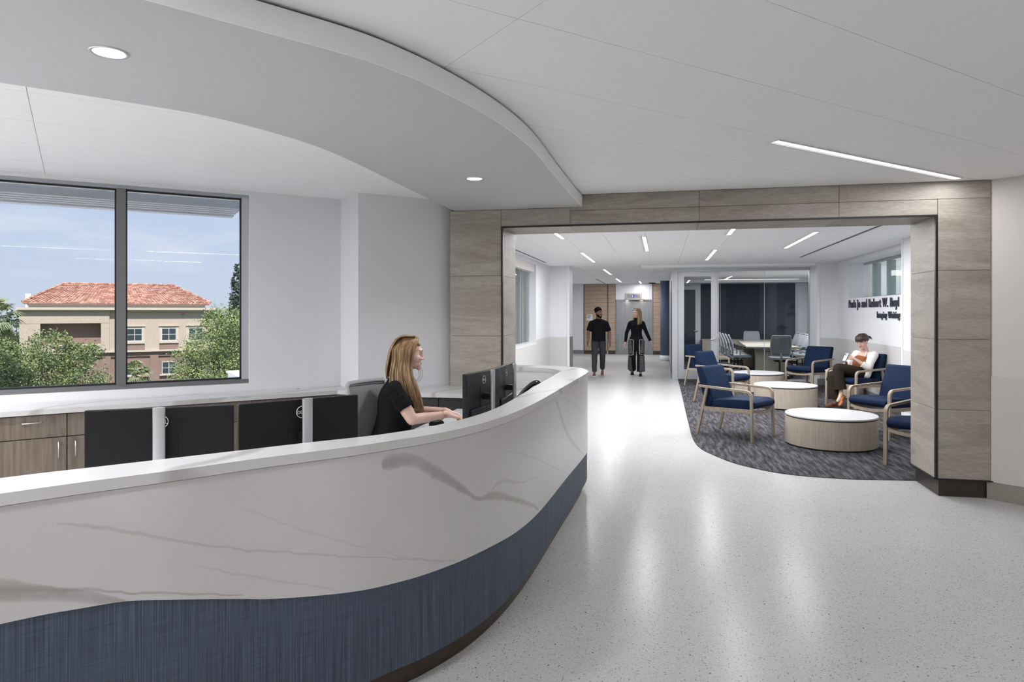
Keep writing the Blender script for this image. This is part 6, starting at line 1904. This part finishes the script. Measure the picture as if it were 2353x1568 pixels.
def branches(parent, base, tips, r0, mat='bark', seed=0):
    rnd = random.Random(seed)
    base = V_(base)
    fork = base + V_((0, 0, max(0.5, (min(t[2] for t in tips) - base.z) * 0.55)))
    obj('trunk', tube(B(), [base, base.lerp(fork, 0.5) + V_((rnd.uniform(-.1, .1), 0, 0)), fork], [r0, r0 * 0.8, r0 * 0.65], 10), mat, parent, True)
    for t in tips:
        t = V_(t); m = fork.lerp(t, 0.5) + V_((rnd.uniform(-.25, .25), rnd.uniform(-.25, .25), 0.1))
        bm = B(); tube(bm, catmull([fork, m, t], 4), [r0 * 0.5 - r0 * 0.38 * i / 8 for i in range(9)], 6)
        for k in range(5):
            u = rnd.uniform(0.4, 1.0); s0 = fork.lerp(t, u)
            tube(bm, [s0, s0 + V_((rnd.uniform(-.5, .5), rnd.uniform(-.5, .5), rnd.uniform(0.1, .5)))], [r0 * 0.10, r0 * 0.03], 5)
        obj('branch', bm, mat, parent, True)
def tree(label, s, o, z0, blobs, n, size, leaf, r0=0.22, seed=1, tips=None, group=None, name='tree'):
    t = thing(name, label, 'tree', OUT(s, o, z0), RZW, group)
    leaf_mesh('crown', [(x, y, z - z0, *r) for x, y, z, *r in blobs], n, size, leaf, t, seed)
    branches(t, (0, 0, 0), [(x * 0.8, y * 0.6, z - z0 + 0.1) for x, y, z, *r in blobs], r0, seed=seed)
    return t
tree('broad leafy oak in front of the cream building\'s balcony', -2.1, 38, -10.6, [(0.0, 0, -0.15, 0.95, 0.9), (-1.0, 0.3, -0.75, 1.0), (0.95, 0.2, -0.55, 0.85), (1.55, 0.1, -0.35, 0.55), (-0.2, -0.3, -1.55, 1.35), (1.1, -0.2, -1.75, 1.15), (-1.4, 0, -1.95, 1.15), (0.2, 0, -2.9, 1.6)], 32000, 0.052, 'leaf_oak', 0.16, 11)
tree('leafy oak filling the lower left corner of the window', -4.35, 37, -10.6, [(0.1, 0, -0.2, 1.05), (-1.0, 0.2, -0.1, 1.0), (0.6, -0.2, -1.2, 1.2), (-0.6, -0.2, -1.5, 1.4), (-2.0, 0, -0.9, 1.3), (0.2, 0, -2.6, 1.5)], 28000, 0.052, 'leaf_oak', 0.16, 12)
tree('airy light green oak covering the right end of the building', 3.95, 30, -10.6, [(0.35, 0, 0.9, 0.95, 1.0), (-0.35, 0.1, 0.15, 0.85), (0.75, 0.1, 0.15, 0.95), (-1.05, 0, -0.35, 0.65), (-0.3, -0.1, -0.85, 0.95), (0.7, -0.1, -0.9, 1.05), (-1.2, 0.1, -1.0, 0.6), (-0.2, 0, -1.8, 1.1), (1.3, 0, 0.9, 0.9), (-0.1, 0, 1.15, 0.5, 0.9), (1.5, 0, -0.7, 1.0)], 36000, 0.040, 'leaf_bright', 0.13, 13)
tree('distant round green tree right of the building', 15.6, 118, -10.6, [(0, 0, 0.5, 1.9), (1.6, 0, -1.0, 3.0), (-1.2, 0, -2.2, 2.5), (3.8, 0, -0.9, 3.0), (1.9, 0, -4.7, 4.5)], 5200, 0.29, 'leaf_bright', 0.3, 14)
tree('dark green tree behind the left corner of the building', -10.4, 118, -10.6, [(0, 0, 0.6, 1.6), (-1.4, 0, -1.3, 2.5), (-0.7, 0, -3.8, 2.7), (-4.2, 0, -0.5, 3.0), (-3.7, 0, -4.3, 3.6)], 4500, 0.22, 'leaf_far', 0.3, 15)
# tall narrow pine
pt = thing('pine_tree', 'tall narrow dark conifer at the right edge of the sky', 'tree', OUT(17.1, 110, -10.6), RZW)
leaf_mesh('crown', [(0, 0, 13.2 + 0.55 * k, 0.95 - 0.035 * k if k < 5 else 0.80 - 0.07 * (k - 5), 0.6) for k in range(-4, 12)], 5200, 0.15, 'leaf_pine', pt, 21)
obj('trunk', tube(B(), [(0, 0, 0), (0, 0, 14)], [0.3, 0.1], 8), 'bark', pt)
# palms
def palm(label, s, o, zc, zg, L, seed, nf=34):
    t = thing('palm_tree', label, 'tree', OUT(s, o, zg), RZW, 'fan palms outside the window')
    rnd = random.Random(seed)
    h = zc - zg
    obj('trunk', tube(B(), [(0, 0, 0), (0.1, 0, h * 0.5), (0, 0, h)], [0.15, 0.12, 0.12], 10), 'bark', t, True)
    for k in range(nf):
        a = rnd.uniform(0, 2 * PI); e = rnd.uniform(-0.9, 1.25)
        d = V_((math.cos(a) * math.cos(e), math.sin(a) * math.cos(e), math.sin(e)))
        c = V_((0, 0, h)); st = L * rnd.uniform(0.42, 0.6)
        hub = c + d * st + V_((0, 0, -0.10 * st))
        bm = B(); tube(bm, [c, c + d * st * 0.5 + V_((0, 0, 0.02)), hub], [0.018, 0.014, 0.010], 5)
        side = d.cross(V_((0, 0, 1))).normalized(); up = side.cross(d).normalized()
        for q in range(13):
            b = -1.15 + 2.3 * q / 12
            dr = (d * math.cos(b) + side * math.sin(b)).normalized()
            Lq = L * 0.62 * (0.75 + 0.25 * math.cos(b)) * rnd.uniform(0.85, 1.1)
            m = hub + dr * Lq * 0.55 + up * 0.05; tip = hub + dr * Lq - V_((0, 0, 0.28 * Lq))
            w = V_(dr.cross(up)).normalized() * 0.030
            vs = [bm.verts.new(x) for x in (hub - w * 0.3, hub + w * 0.3, m + w, m - w, tip)]
            bm.faces.new((vs[0], vs[1], vs[2], vs[3])); bm.faces.new((vs[3], vs[2], vs[4]))
        obj('frond', bm, 'leaf_palm', t, norm=False)
    return t
palm('fan palm at the left edge of the window', -3.75, 34, 1.35, -10.6, 1.0, 31)
palm('fan palm below the sill just right of the window mullion', 1.12, 34, -1.15, -10.6, 0.78, 32)
